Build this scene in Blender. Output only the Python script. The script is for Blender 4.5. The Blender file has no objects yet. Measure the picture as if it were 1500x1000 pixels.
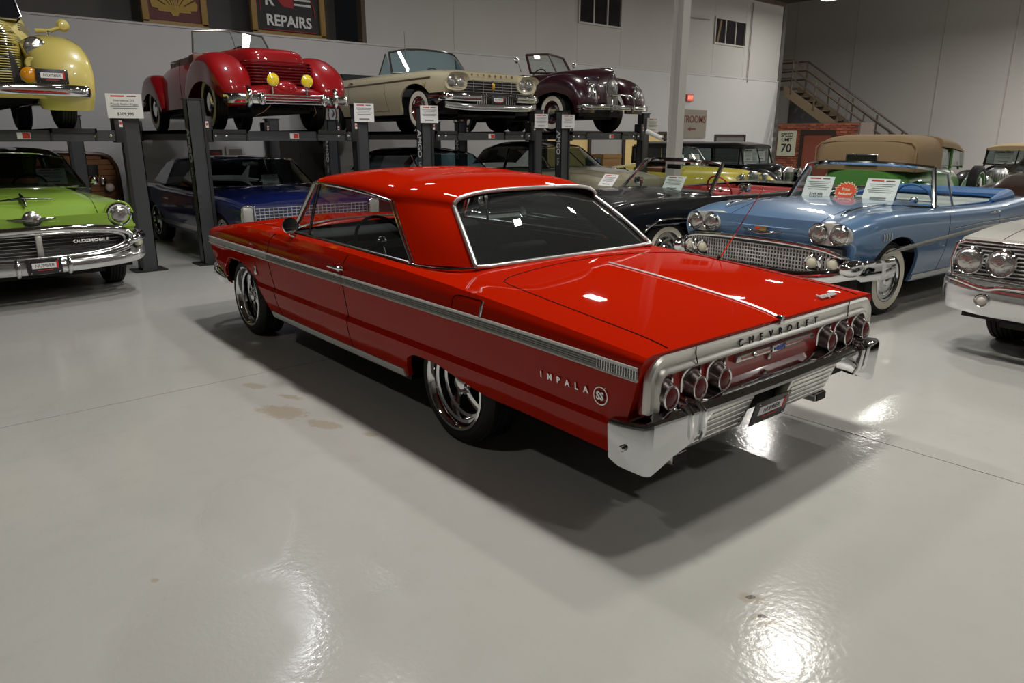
import bpy, bmesh, math, random
import numpy as np
from mathutils import Vector, Matrix, Euler
random.seed(7)
SC = bpy.context.scene
COL = SC.collection
PI = math.pi
R = math.radians

# ------------------------------------------------------------------ camera
# building axes: +X along the back wall to the right, +Y towards the back wall
CAM_H, CAM_PITCH, CAM_HEAD = 1.642, R(15.67), R(49)
cam_data = bpy.data.cameras.new('camera')
cam_data.sensor_width = 36.0
cam_data.lens = 1066.0 / 1500.0 * 36.0
cam_data.clip_end = 200
cam = bpy.data.objects.new('camera', cam_data)
COL.objects.link(cam)
cam.location = (0, 0, CAM_H)
cam.rotation_euler = (PI / 2 - CAM_PITCH, 0, CAM_HEAD - PI / 2)
SC.camera = cam

# ------------------------------------------------------------------ world + exposure
W = bpy.data.worlds.new('world')
SC.world = W
W.use_nodes = True
W.node_tree.nodes['Background'].inputs[0].default_value = (0.55, 0.57, 0.62, 1)
W.node_tree.nodes['Background'].inputs[1].default_value = 0.02
SC.view_settings.view_transform = 'Standard'
SC.view_settings.look = 'None'
SC.view_settings.gamma = 1.0
SC.view_settings.use_curve_mapping = False
SC.view_settings.exposure = -1.35

# ------------------------------------------------------------------ hall lamps and added fill lamps (x, y, watts); the light sits in each lamp's diffuser
LAMP_Z = 6.0
LAMPS = [(3.40, 2.90, 340), (3.55, 1.00, 200), (5.45, 2.85, 220), (3.70, 6.70, 270), (3.95, 9.90, 190),
         (9.35, 4.40, 320), (6.80, 11.40, 100), (12.0, 10.60, 150), (16.6, 9.20, 260), (21.4, 8.30, 310),
         (25.0, 12.75, 240), (-2.2, 3.0, 110), (3.5, -3.0, 150), (13.0, -3.0, 300), (17.0, 1.6, 300), (21.0, 2.0, 300), (29.5, 5.2, 2000), (30.0, -1.0, 1000)]  # all after the staircase lamp: unseen, added to brighten floor and far walls
LAMP_COL = (1.0, 0.965, 0.905)
for _x, _y, _w in LAMPS:
    ld = bpy.data.lights.new('lamp_light', 'AREA')
    ld.shape = 'RECTANGLE'; ld.size = 0.30; ld.size_y = 0.55
    ld.energy = _w; ld.color = (.93, .95, 1.0) if _y > 9.5 and _x < 8 else LAMP_COL
    lo = bpy.data.objects.new('lamp_light', ld); COL.objects.link(lo)
    lo.location = (_x, _y, LAMP_Z - 0.012)
# ------------------------------------------------------------------ materials
MATS = {}
def _new(name):
    m = bpy.data.materials.new(name); m.use_nodes = True
    nt = m.node_tree
    return m, nt, nt.nodes['Principled BSDF']
def mat(name, col=(.5, .5, .5), rough=.5, metal=0., spec=.5, coat=0., coat_r=.03, bump=0., bscale=40., var=0., vscale=8., emit=None, estr=0., trans=0.):
    if name in MATS: return MATS[name]
    m, nt, b = _new(name)
    b.inputs['Base Color'].default_value = (*col, 1)
    b.inputs['Roughness'].default_value = rough
    b.inputs['Metallic'].default_value = metal
    b.inputs['Specular IOR Level'].default_value = spec
    b.inputs['Coat Weight'].default_value = coat
    b.inputs['Coat Roughness'].default_value = coat_r
    if trans: b.inputs['Transmission Weight'].default_value = trans
    if emit:
        b.inputs['Emission Color'].default_value = (*emit, 1); b.inputs['Emission Strength'].default_value = estr
    tc = None
    if bump or var:
        tc = nt.nodes.new('ShaderNodeTexCoord')
    if bump:
        n = nt.nodes.new('ShaderNodeTexNoise'); n.inputs['Scale'].default_value = bscale; n.inputs['Detail'].default_value = 3
        bp = nt.nodes.new('ShaderNodeBump'); bp.inputs['Strength'].default_value = bump; bp.inputs['Distance'].default_value = .01
        nt.links.new(tc.outputs['Object'], n.inputs['Vector']); nt.links.new(n.outputs['Fac'], bp.inputs['Height']); nt.links.new(bp.outputs['Normal'], b.inputs['Normal'])
    if var:
        n = nt.nodes.new('ShaderNodeTexNoise'); n.inputs['Scale'].default_value = vscale; n.inputs['Detail'].default_value = 4
        r = nt.nodes.new('ShaderNodeMapRange'); r.inputs['To Min'].default_value = 1 - var; r.inputs['To Max'].default_value = 1 + var
        mx = nt.nodes.new('ShaderNodeMix'); mx.data_type = 'RGBA'; mx.blend_type = 'MULTIPLY'; mx.inputs['Factor'].default_value = 1
        mx.inputs[6].default_value = (*col, 1)
        nt.links.new(tc.outputs['Object'], n.inputs['Vector']); nt.links.new(n.outputs['Fac'], r.inputs['Value'])
        nt.links.new(r.outputs['Result'], mx.inputs[7]); nt.links.new(mx.outputs[2], b.inputs['Base Color'])
    MATS[name] = m
    return m
def paint(name, col=(.5, .5, .5), metal=0., rough=.35, coat=1.):
    return mat('paint_' + name, col, rough=rough, metal=metal, spec=.5, coat=coat, coat_r=.025)
def glass(name, tint=(.75, .82, .8), opac=.08, dark=(.01, .012, .012)):
    if name in MATS: return MATS[name]
    m = bpy.data.materials.new(name); m.use_nodes = True; nt = m.node_tree; nt.nodes.clear()
    o = nt.nodes.new('ShaderNodeOutputMaterial'); t = nt.nodes.new('ShaderNodeBsdfTransparent'); g = nt.nodes.new('ShaderNodeBsdfGlossy')
    d = nt.nodes.new('ShaderNodeBsdfDiffuse'); d.inputs[0].default_value = (*dark, 1)
    t.inputs[0].default_value = (*tint, 1); g.inputs[0].default_value = (1, 1, 1, 1); g.inputs['Roughness'].default_value = .01
    m0 = nt.nodes.new('ShaderNodeMixShader'); m0.inputs[0].default_value = opac
    nt.links.new(t.outputs[0], m0.inputs[1]); nt.links.new(d.outputs[0], m0.inputs[2])
    ge = nt.nodes.new('ShaderNodeNewGeometry'); dt = nt.nodes.new('ShaderNodeVectorMath'); dt.operation = 'DOT_PRODUCT'
    nt.links.new(ge.outputs['Normal'], dt.inputs[0]); nt.links.new(ge.outputs['Incoming'], dt.inputs[1])
    def mt(op, a_, b_=None):
        q = nt.nodes.new('ShaderNodeMath'); q.operation = op
        for i_, v_ in ((0, a_), (1, b_)):
            if v_ is None: continue
            if isinstance(v_, float): q.inputs[i_].default_value = v_
            else: nt.links.new(v_, q.inputs[i_])
        return q.outputs[0]
    # Schlick reflectance of a thin pane, the same from both faces
    fr_ = mt('ADD', mt('MULTIPLY', mt('POWER', mt('SUBTRACT', 1.0, mt('ABSOLUTE', dt.outputs['Value'])), 5.0), .94), .06)
    m1 = nt.nodes.new('ShaderNodeMixShader'); nt.links.new(fr_, m1.inputs[0]); nt.links.new(m0.outputs[0], m1.inputs[1]); nt.links.new(g.outputs[0], m1.inputs[2])
    nt.links.new(m1.outputs[0], o.inputs[0])
    MATS[name] = m
    return m
CHROME = mat('chrome', (.78, .79, .80), rough=.06, metal=1)
CHROME2 = mat('brushed_chrome', (.62, .62, .61), rough=.22, metal=1)
ALU = mat('ribbed_aluminium', (.60, .60, .58), rough=.42, metal=.7)
RUBBER = mat('rubber', (.012, .012, .012), rough=.62, spec=.35)
BLACK = mat('black_trim', (.006, .006, .006), rough=.6, spec=.3)
VINYL = mat('black_vinyl', (.008, .008, .009), rough=.6, spec=.2)
SEAMM = mat('panel_gap', (.004, .002, .002), rough=.9, spec=.1)
WHITEW = mat('whitewall_rubber', (.72, .68, .56), rough=.55)
LENS = mat('headlamp_lens', (.50, .50, .48), rough=.10, spec=.6, metal=.85, bump=.5, bscale=38)
REDL = mat('red_lens', (.10, .002, .004), rough=.15, spec=.3, coat=.3)
AMBER = mat('amber_lens', (.75, .30, .01), rough=.12, spec=.6, coat=1)
YELL = mat('yellow_lens', (.85, .62, .02), rough=.12, spec=.6, coat=1)
GLASS = glass('clear_glass', (.80, .86, .84), .015)
GLASSD = glass('tinted_glass', (.42, .47, .47), .10)
GLASSR = glass('hazed_glass', (.55, .60, .60), .16, (.10, .11, .11))  # grey diffuse share paints haze into the coupe's rear window
GLASSG = glass('green_tint_glass', (.92, .97, .945), .02)
GLASSB = glass('blue_tint_glass', (.50, .68, .72), .16, (.16, .22, .25))
PAPER = mat('sign_paper', (.80, .80, .79), rough=.6)
INK = mat('ink', (.03, .03, .03), rough=.7)
INKGREY = mat('grey_ink', (.22, .22, .22), rough=.7)
INKRED = mat('red_ink', (.55, .03, .02), rough=.6)

# ------------------------------------------------------------------ mesh helpers
def link(o):
    COL.objects.link(o); return o
class MB:
    def __init__(s): s.v = []; s.f = []
    def add(s, vs, fs):
        o = len(s.v); s.v.extend([tuple(map(float, p)) for p in vs]); s.f.extend([tuple(i + o for i in f) for f in fs]); return s
    def grid(s, rows, cu=False, cv=False, cap0=False, cap1=False):
        n = len(rows); m = len(rows[0]); vs = [p for r in rows for p in r]; fs = []
        for i in range(n if cu else n - 1):
            for j in range(m if cv else m - 1):
                a = i * m + j; b = i * m + (j + 1) % m; c = ((i + 1) % n) * m + (j + 1) % m; d = ((i + 1) % n) * m + j
                fs.append((a, b, c, d))
        if cap0: fs.append(tuple(range(m - 1, -1, -1)))
        if cap1: fs.append(tuple((n - 1) * m + j for j in range(m)))
        return s.add(vs, fs)
    def box(s, c, d, rot=None):
        hx, hy, hz = d[0] / 2, d[1] / 2, d[2] / 2
        vs = [(x * hx, y * hy, z * hz) for x in (-1, 1) for y in (-1, 1) for z in (-1, 1)]
        if rot is not None:
            mt = Euler(rot).to_matrix(); vs = [mt @ Vector(p) for p in vs]
        vs = [(p[0] + c[0], p[1] + c[1], p[2] + c[2]) for p in vs]
        return s.add(vs, [(0, 1, 3, 2), (4, 6, 7, 5), (0, 4, 5, 1), (2, 3, 7, 6), (0, 2, 6, 4), (1, 5, 7, 3)])
    def b2(s, x0, x1, y0, y1, z0, z1):
        return s.box(((x0 + x1) / 2, (y0 + y1) / 2, (z0 + z1) / 2), (abs(x1 - x0), abs(y1 - y0), abs(z1 - z0)))
    def tube(s, path, r, n=8, closed=False, cap=True, flat=1.0):
        P = [Vector(p) for p in path]; k = len(P); rows = []
        rr = r if hasattr(r, '__len__') else [r] * k
        nrm = None
        for i in range(k):
            if closed: t = P[(i + 1) % k] - P[i - 1]
            else: t = P[min(i + 1, k - 1)] - P[max(i - 1, 0)]
            if t.length < 1e-9: t = Vector((1, 0, 0))
            t.normalize()
            if nrm is None:
                a = Vector((0, 0, 1)) if abs(t.z) < .9 else Vector((1, 0, 0))
                nrm = (a - t * a.dot(t)).normalized()
            else:
                nrm = nrm - t * nrm.dot(t)
                if nrm.length < 1e-6: nrm = t.orthogonal()
                nrm.normalize()
            b = t.cross(nrm)
            rows.append([P[i] + (nrm * math.cos(2 * PI * j / n) + b * flat * math.sin(2 * PI * j / n)) * rr[i] for j in range(n)])
        return s.grid(rows, cu=closed, cv=True, cap0=cap and not closed, cap1=cap and not closed)
    def lathe(s, prof, n=32, axis='y', c=(0, 0, 0), a0=0, a1=2 * PI):
        full = abs(a1 - a0 - 2 * PI) < 1e-6
        rows = []
        for i in range(n if full else n + 1):
            t = a0 + (a1 - a0) * i / n; cs, sn = math.cos(t), math.sin(t)
            row = []
            for r, h in prof:
                if axis == 'y': p = (r * cs, h, -r * sn)
                elif axis == 'x': p = (h, r * cs, r * sn)
                else: p = (r * cs, r * sn, h)
                row.append((p[0] + c[0], p[1] + c[1], p[2] + c[2]))
            rows.append(row)
        return s.grid(rows, cu=full)
    def prism(s, poly, f0, f1):
        n = len(poly); vs = [f0(p) for p in poly] + [f1(p) for p in poly]
        fs = [tuple(range(n - 1, -1, -1)), tuple(range(n, 2 * n))] + [(i, (i + 1) % n, n + (i + 1) % n, n + i) for i in range(n)]
        return s.add(vs, fs)
    def prismY(s, poly, y0, y1): return s.prism(poly, lambda p: (p[0], y0, p[1]), lambda p: (p[0], y1, p[1]))
    def prismX(s, poly, x0, x1): return s.prism(poly, lambda p: (x0, p[0], p[1]), lambda p: (x1, p[0], p[1]))
    def prismZ(s, poly, z0, z1): return s.prism(poly, lambda p: (p[0], p[1], z0), lambda p: (p[0], p[1], z1))
    def sphere(s, c, r, n=12, m=8):
        rx, ry, rz = r if hasattr(r, '__len__') else (r, r, r)
        rows = []
        for i in range(m + 1):
            t = PI * i / m
            rows.append([(c[0] + rx * math.sin(t) * math.cos(2 * PI * j / n), c[1] + ry * math.sin(t) * math.sin(2 * PI * j / n), c[2] + rz * math.cos(t)) for j in range(n)])
        return s.grid(rows, cv=True)
    def mirror(s):
        n = len(s.v); fs = list(s.f)
        s.v.extend([(x, -y, z) for x, y, z in s.v]); s.f.extend([tuple(i + n for i in reversed(f)) for f in fs]); return s
    def mesh(s, name, m, smooth=35, bevel=0, bseg=2, merge=True):
        me = bpy.data.meshes.new(name)
        bm = bmesh.new()
        vs = [bm.verts.new(p) for p in s.v]
        for f in s.f:
            if len(set(f)) < 3: continue
            try: bm.faces.new([vs[i] for i in f])
            except ValueError: pass
        if merge: bmesh.ops.remove_doubles(bm, verts=bm.verts, dist=2e-5)
        bmesh.ops.recalc_face_normals(bm, faces=bm.faces)
        if bevel:
            es = [e for e in bm.edges if len(e.link_faces) == 2 and e.calc_face_angle(0) > .5]
            bmesh.ops.bevel(bm, geom=es, offset=bevel, segments=bseg, profile=.5, affect='EDGES', clamp_overlap=True)
        bm.to_mesh(me); bm.free()
        if m is not None: me.materials.append(m)
        if smooth:
            me.polygons.foreach_set('use_smooth', [True] * len(me.polygons))
            me.set_sharp_from_angle(angle=R(smooth))
        return me
    def build(s, name, m, parent=None, smooth=35, bevel=0, bseg=2, label=None, merge=True, loc=None, rz=None):
        o = bpy.data.objects.new(name, s.mesh(name, m, smooth, bevel, bseg, merge)); link(o)
        if parent: o.parent = parent
        if label: o['label'] = label
        if loc: o.location = loc
        if rz is not None: o.rotation_euler = (0, 0, rz)
        return o
def inst(name, me, parent=None, loc=(0, 0, 0), rot=(0, 0, 0), scale=None):
    o = bpy.data.objects.new(name, me); link(o); o.location = loc; o.rotation_euler = rot
    if scale: o.scale = scale
    if parent: o.parent = parent
    return o
def tag(o, label=None, cat=None, group=None, kind=None):
    if label: o['label'] = label
    if cat: o['category'] = cat
    if group: o['group'] = group
    if kind: o['kind'] = kind
    return o
def thing(name, label, cat, loc=(0, 0, 0), rz=0, group=None):
    o = bpy.data.objects.new(name, None); link(o); o.empty_display_size = .2
    o.location = loc; o.rotation_euler = (0, 0, rz)
    return tag(o, label, cat, group)
def text_mesh(txt, size, m, depth=.002, sx=1.0, bold=0.0, align='CENTER', space=1.0):
    c = bpy.data.curves.new('t', 'FONT'); c.body = txt; c.size = size; c.extrude = depth; c.align_x = align; c.align_y = 'CENTER'
    c.offset = bold; c.space_character = space; c.resolution_u = 3
    o = bpy.data.objects.new('t', c); link(o)
    bpy.context.view_layer.update()
    me = bpy.data.meshes.new_from_object(o.evaluated_get(bpy.context.evaluated_depsgraph_get()))
    bpy.data.objects.remove(o); bpy.data.curves.remove(c)
    me.materials.clear(); me.materials.append(m)
    if sx != 1: me.transform(Matrix.Diagonal((sx, 1, 1, 1)))
    return me
def basis(xa, ya, org):
    xa = Vector(xa).normalized(); ya = Vector(ya); ya = (ya - xa * ya.dot(xa)).normalized(); za = xa.cross(ya)
    return Matrix(((xa.x, ya.x, za.x, org[0]), (xa.y, ya.y, za.y, org[1]), (xa.z, ya.z, za.z, org[2]), (0, 0, 0, 1)))
def text_at(name, txt, size, m, xa, ya, org, parent=None, **k):
    me = text_mesh(txt, size, m, **k); me.transform(basis(xa, ya, org))
    o = bpy.data.objects.new(name, me); link(o)
    if parent: o.parent = parent
    return o

# ------------------------------------------------------------------ curves
def pch(pts):
    """monotone piecewise-cubic interpolation through (x, v...) points"""
    A = np.array(sorted(pts), float); x = A[:, 0]; Y = A[:, 1:]
    if len(x) == 1: return lambda q: np.repeat(Y, len(np.atleast_1d(q)), 0)
    h = np.diff(x)[:, None]; d = np.diff(Y, axis=0) / h; n = len(x); mm = np.zeros_like(Y)
    mm[0] = d[0]; mm[-1] = d[-1]
    for i in range(1, n - 1):
        s = d[i - 1] * d[i]; w1 = 2 * h[i] + h[i - 1]; w2 = h[i] + 2 * h[i - 1]
        with np.errstate(all='ignore'):
            mm[i] = np.where(s > 0, (w1 + w2) / (w1 / d[i - 1] + w2 / d[i]), 0)
    def f(q):
        q = np.clip(np.atleast_1d(np.asarray(q, float)), x[0], x[-1]); i = np.clip(np.searchsorted(x, q) - 1, 0, n - 2)
        t = ((q - x[i]) / h[i, 0])[:, None]; hh = h[i]
        return (1 + 2 * t) * (1 - t) ** 2 * Y[i] + t * (1 - t) ** 2 * hh * mm[i] + t * t * (3 - 2 * t) * Y[i + 1] + t * t * (t - 1) * hh * mm[i + 1]
    return f
def smoothpath(pts, n=8, closed=False):
    P = [np.array(p, float) for p in pts]; k = len(P); out = []
    rng = range(k if closed else k - 1)
    for i in rng:
        p1 = P[i]; p2 = P[(i + 1) % k]
        p0 = P[i - 1] if (closed or i > 0) else 2 * p1 - p2
        p3 = P[(i + 2) % k] if (closed or i + 2 < k) else 2 * p2 - p1
        for j in range(n):
            t = j / n
            out.append(.5 * (2 * p1 + (p2 - p0) * t + (2 * p0 - 5 * p1 + 4 * p2 - p3) * t * t + (3 * p1 - p0 - 3 * p2 + p3) * t ** 3))
    if not closed: out.append(P[-1])
    return out

# ------------------------------------------------------------------ lofted car body: feature lines run tail to nose, bottom to top centre
class Body:
    def __init__(s, lines, ds=.07, arches=(), dense=(), nsub=3, sharp=(), fade=.45):
        """lines: list of [(x,y,z),...]; arches: (xc, half, zfun)"""
        s.lines = lines
        xr = min(l[0][0] for l in [sorted(l) for l in lines]); xf = max(sorted(l)[-1][0] for l in lines)
        s.xr, s.xf = xr, xf; s.arches = arches
        xs = set(np.round(np.linspace(xr, xf, int((xf - xr) / ds) + 1), 5)); xs |= set(dense)
        for xc, ha, zf in arches:
            for t in np.linspace(0, PI, 25): xs.add(round(xc - ha * math.cos(t), 5))
            xs.add(round(xc - ha - 1e-3, 5)); xs.add(round(xc + ha + 1e-3, 5))
        for e in (.004, .012, .03): xs.add(round(xr + e, 5)); xs.add(round(xf - e, 5))
        X = np.array(sorted(xs)); s.X = X
        nl = len(lines); Pn = np.zeros((len(X), nl, 3))
        for k, l in enumerate(lines):
            f = pch(l); l = sorted(l)
            a = l[0][0] - xr; b = l[-1][0] - xf
            wr = np.clip(1 - (X - xr) / fade, 0, 1) ** 2; wf = np.clip(1 - (xf - X) / fade, 0, 1) ** 2
            x2 = X + a * wr + b * wf
            v = f(x2); Pn[:, k, 0] = x2; Pn[:, k, 1:] = v
        cols = []
        for k in range(nl - 1):
            p0 = Pn[:, k]; p1 = Pn[:, k + 1]
            m0 = (p1 - p0) if (k == 0 or k in sharp) else (p1 - Pn[:, k - 1]) / 2
            if k + 1 == nl - 1:
                m1 = (p1 - p0).copy(); m1[:, 2] = 0
            else:
                m1 = (p1 - p0) if (k + 1 in sharp) else (Pn[:, k + 2] - p0) / 2
            L = np.linalg.norm(p1 - p0, axis=1, keepdims=True) + 1e-9
            for m_ in (m0, m1):
                q = np.linalg.norm(m_, axis=1, keepdims=True) + 1e-9; m_ *= np.minimum(1, 1.2 * L / q)
            for j in range(nsub):
                t = j / nsub
                cols.append((1 + 2 * t) * (1 - t) ** 2 * p0 + t * (1 - t) ** 2 * m0 + t * t * (3 - 2 * t) * p1 + t * t * (t - 1) * m1)
        cols.append(Pn[:, -1])
        G = np.stack(cols, 1)
        s.G0 = G.copy()
        for i, x in enumerate(X):
            za = s.archz(x)
            if za is None: continue
            z = G[i, :, 2]; js = np.where(z >= za)[0]
            if len(js) == 0 or js[0] == 0: continue
            j = js[0]; t = (za - z[j - 1]) / (z[j] - z[j - 1] + 1e-9)
            G[i, :j] = G[i, j - 1] + (G[i, j] - G[i, j - 1]) * t
        s.G = G
    def archz(s, x):
        for xc, ha, zf in s.arches:
            if abs(x - xc) <= ha: return zf((x - xc) / ha)
        return None
    def prof(s, x):
        x = min(max(x, s.X[0]), s.X[-1]); i = int(np.clip(np.searchsorted(s.X, x) - 1, 0, len(s.X) - 2))
        t = (x - s.X[i]) / (s.X[i + 1] - s.X[i] + 1e-12)
        return s.G0[i] * (1 - t) + s.G0[i + 1] * t
    def side(s, x, z):
        p = s.prof(x); zz = p[:, 2]; yy = p[:, 1]
        for j in range(len(zz) - 1):
            if (zz[j] - z) * (zz[j + 1] - z) <= 0 and abs(zz[j + 1] - zz[j]) > 1e-9:
                t = (z - zz[j]) / (zz[j + 1] - zz[j]); return float(yy[j] + (yy[j + 1] - yy[j]) * t)
        return float(yy[np.argmin(abs(zz - z))])
    def top(s, x, y):
        y = abs(y); p = s.prof(x); yy = p[::-1, 1]; zz = p[::-1, 2]
        for j in range(len(yy) - 1):
            if yy[j] <= y <= yy[j + 1]:
                t = (y - yy[j]) / (yy[j + 1] - yy[j] + 1e-9); return float(zz[j] + (zz[j + 1] - zz[j]) * t)
        return float(zz[-1])
    def mb(s, hole=None, lip=.03, caps=(True, True), keep=None):
        b = MB(); n, m, _ = s.G.shape
        lipc = s.G[:, 0].copy(); lipc[:, 1] = np.maximum(lipc[:, 1] - lip, 0)
        G = np.concatenate([lipc[:, None], s.G], 1); m += 1
        for i in range(n - 1):
            for j in range(m - 1):
                q = (G[i, j], G[i, j + 1], G[i + 1, j + 1], G[i + 1, j])
                c = sum(q) / 4
                if hole and hole(c): continue
                if keep and not keep(c): continue
                b.add(q, [(0, 1, 2, 3)]); b.add([(p[0], -p[1], p[2]) for p in q], [(3, 2, 1, 0)])
        for e, ok in ((0, caps[0]), (n - 1, caps[1])):
            if not ok: continue
            for j in range(1, m - 1):
                p, q = G[e, j], G[e, j + 1]
                b.add([p, q, (q[0], -q[1], q[2]), (p[0], -p[1], p[2])], [(0, 1, 2, 3)])
        return b
    def strip(s, x0, x1, zlo, zhi, off=.006, n=40, side=1, inset=.004):
        """moulding that follows the flank between two height curves"""
        b = MB(); rows = []
        zl = zlo if callable(zlo) else (lambda x: zlo); zh = zhi if callable(zhi) else (lambda x: zhi)
        for i in range(n + 1):
            x = x0 + (x1 - x0) * i / n; a, c = zl(x), zh(x); ya, yc = s.side(x, a), s.side(x, c)
            mid = (a + c) / 2; ym = max(s.side(x, mid), (ya + yc) / 2)
            rows.append([(x, side * (ya - inset), a), (x, side * (ya + off), a), (x, side * (ym + off * 1.25), mid), (x, side * (yc + off), c), (x, side * (yc - inset), c)])
        return b.grid(rows, cap0=True, cap1=True)
    def seam_side(s, pts, r=.003, side=1, n=6, sm=True):
        P = smoothpath([(x, z) for x, z in pts], n) if sm else pts
        return MB().tube([(x, side * (s.side(x, z) - r * .15), z) for x, z in P], r, 5)
    def seam_top(s, pts, r=.003, n=6, lift=0.0, sm=True):
        P = smoothpath(pts, n) if sm else pts
        return MB().tube([(x, y, s.top(x, y) + lift) for x, y in P], r, 5)
def arch_round(zc, r, p=2.0):
    return lambda t: zc + r * max(0., 1 - abs(t) ** p) ** (1 / p)

# ------------------------------------------------------------------ wheels
def tyre_mb(r, w, rim_r, groove=True, n=48):
    h = w / 2; sw = r - rim_r
    pr = [(rim_r - .01, -h * .72), (rim_r + .02, -h * .95), (rim_r + sw * .5, -h), (r - .03, -h * .90), (r - .008, -h * .70)]
    ng = 5
    for i in range(ng):
        y = -h * .62 + (2 * h * .62) * i / (ng - 1)
        pr += [(r, y - h * .11), (r, y + h * .11)]
        if i < ng - 1 and groove: pr += [(r - .009, y + h * .125), (r - .009, y + h * .19)]
    pr += [(r - .008, h * .70), (r - .03, h * .90), (rim_r + sw * .5, h), (rim_r + .02, h * .95), (rim_r - .01, h * .72)]
    return MB().lathe(pr, n)
WCACHE = {}
def wheel(parent, x, y, r=.34, w=.2, rim_r=.2, style='cap', ww=0, rimmat=None, capmat=None, z=None, steer=0, key=None):
    """y = outer face; sign of y is the side of the car"""
    sgn = 1 if y > 0 else -1
    z = r if z is None else z
    k = (r, w, rim_r, style, ww, rimmat.name if rimmat else '', capmat.name if capmat else '')
    if k not in WCACHE:
        P = {}
        h = w / 2; rm = rimmat or CHROME; cm = capmat or CHROME
        P['wheel'] = (tyre_mb(r, w, rim_r).mesh('wheel', RUBBER, 40), None)
        if ww:
            sw = r - rim_r; a = rim_r + .018; pr = []
            for i in range(7):
                t = i / 6; rr = a + ww * t
                q = (rr - rim_r) / sw
                yy = h * (.95 + .05 * min(q / .5, 1)) if q < .5 else h * (1 - .10 * ((q - .5) / .45))
                pr.append((rr, yy + .003))
            P['whitewall'] = (MB().lathe(pr, 48).mesh('whitewall', WHITEW, 40), 1)
        if style == 'dish5':
            pr = [(rim_r + .016, h * .93), (rim_r + .018, h * .985), (rim_r + .004, h * 1.0), (rim_r - .008, h * .9), (rim_r - .014, h * .62), (rim_r - .030, h * .57), (rim_r - .034, h * .25), (rim_r - .052, h * .2), (rim_r - .056, -h * .3), (rim_r - .06, -h * .9)]
            P['rim'] = (MB().lathe(pr, 56).mesh('rim', CHROME, 40), 1)
            P['drum'] = (MB().lathe([(0, -h * .5), (rim_r * .72, -h * .5), (rim_r * .72, -h * .95)], 32).mesh('drum', BLACK, 40), 1)
            sp = MB()
            for i in range(5):
                b = MB(); secs = []
                for q in range(9):
                    t = q / 8; rr = .035 + (rim_r - .03 - .035) * t
                    wd = .020 + .012 * (abs(t - .35) ** 1.2) + .010 * t; yy = h * (.42 - .34 * t ** 1.6); th = .045 - .012 * t
                    secs.append([(rr, yy - th, -wd), (rr, yy - .006, -wd), (rr, yy, -wd * .55), (rr, yy + .002, 0), (rr, yy, wd * .55), (rr, yy - .006, wd), (rr, yy - th, wd)])
                b.grid(secs, cv=True, cap0=True, cap1=True)
                a = i * 2 * PI / 5 + .35; c, s_ = math.cos(a), math.sin(a)
                P['spoke%d' % i] = (MB().add([(p[0] * c - p[2] * s_, p[1], p[0] * s_ + p[2] * c) for p in b.v], b.f).mesh('spoke', CHROME, 40), 1)
            hb = MB().lathe([(.068, h * .25), (.066, h * .40), (.046, h * .46), (.045, h * .62), (.036, h * .68), (0, h * .69)], 28)
            for i in range(5):
                a = i * 2 * PI / 5 + .35 + PI / 5
                hb.lathe([(.012, h * .35), (.012, h * .50), (.006, h * .53), (0, h * .53)], 10, c=(.056 * math.cos(a), 0, .056 * math.sin(a)))
            P['hub_cap'] = (hb.mesh('hub_cap', CHROME, 40), 1)
        elif style == 'cap':
            pr = [(rim_r + .012, h * .93), (rim_r + .012, h * .99), (rim_r - .006, h * .97), (rim_r - .015, h * .80), (rim_r * .80, h * .78), (rim_r * .74, h * .92), (rim_r * .60, h * .86), (rim_r * .36, h * .88), (rim_r * .30, h * 1.02), (rim_r * .16, h * 1.10), (0, h * 1.12)]
            P['hub_cap'] = (MB().lathe(pr, 40).mesh('hub_cap', cm, 30), 1)
            P['backing'] = (MB().lathe([(rim_r, -h * .6), (rim_r * .5, -h * .6), (0, -h * .6)], 24).mesh('backing', BLACK), 1)
        elif style == 'wirecap':
            pr = [(rim_r + .012, h * .93), (rim_r + .012, h * 1.0), (rim_r - .012, h * .98), (rim_r - .02, h * .78), (rim_r * .45, h * .86)]
            P['rim'] = (MB().lathe(pr, 40).mesh('rim', CHROME2, 30), 1)
            P['hub_cap'] = (MB().lathe([(rim_r * .46, h * .85), (rim_r * .42, h * 1.0), (rim_r * .2, h * 1.15), (0, h * 1.18)], 28).mesh('hub_cap', CHROME), 1)
            sp = MB()
            for i in range(20):
                a = i * 2 * PI / 20; a2 = a + .16 * (1 if i % 2 else -1)
                sp.tube([((rim_r - .018) * math.cos(a), h * .92, (rim_r - .018) * math.sin(a)), (rim_r * .42 * math.cos(a2), h * 1.02, rim_r * .42 * math.sin(a2))], .005, 5)
            P['spokes'] = (sp.mesh('spokes', CHROME), 1)
        elif style == 'steel':
            pr = [(rim_r + .012, h * .93), (rim_r + .012, h * .98), (rim_r - .008, h * .95), (rim_r - .02, h * .55), (rim_r * .75, h * .5), (rim_r * .58, h * .72)]
            P['rim'] = (MB().lathe(pr, 40).mesh('rim', rm, 30), 1)
            P['hub_cap'] = (MB().lathe([(rim_r * .60, h * .68), (rim_r * .58, h * .84), (rim_r * .40, h * .98), (rim_r * .2, h * 1.04), (0, h * 1.05)], 32).mesh('hub_cap', cm), 1)
        WCACHE[k] = P
    P = WCACHE[k]
    rot = (0, 0, (0 if sgn > 0 else PI) + steer)
    root = inst('wheel', P['wheel'][0], parent, (x, y - sgn * w / 2, z), rot)
    for n_, (me, sub) in P.items():
        if n_ == 'wheel': continue
        inst(me.name.split('.')[0], me, root)
    return root

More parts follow.
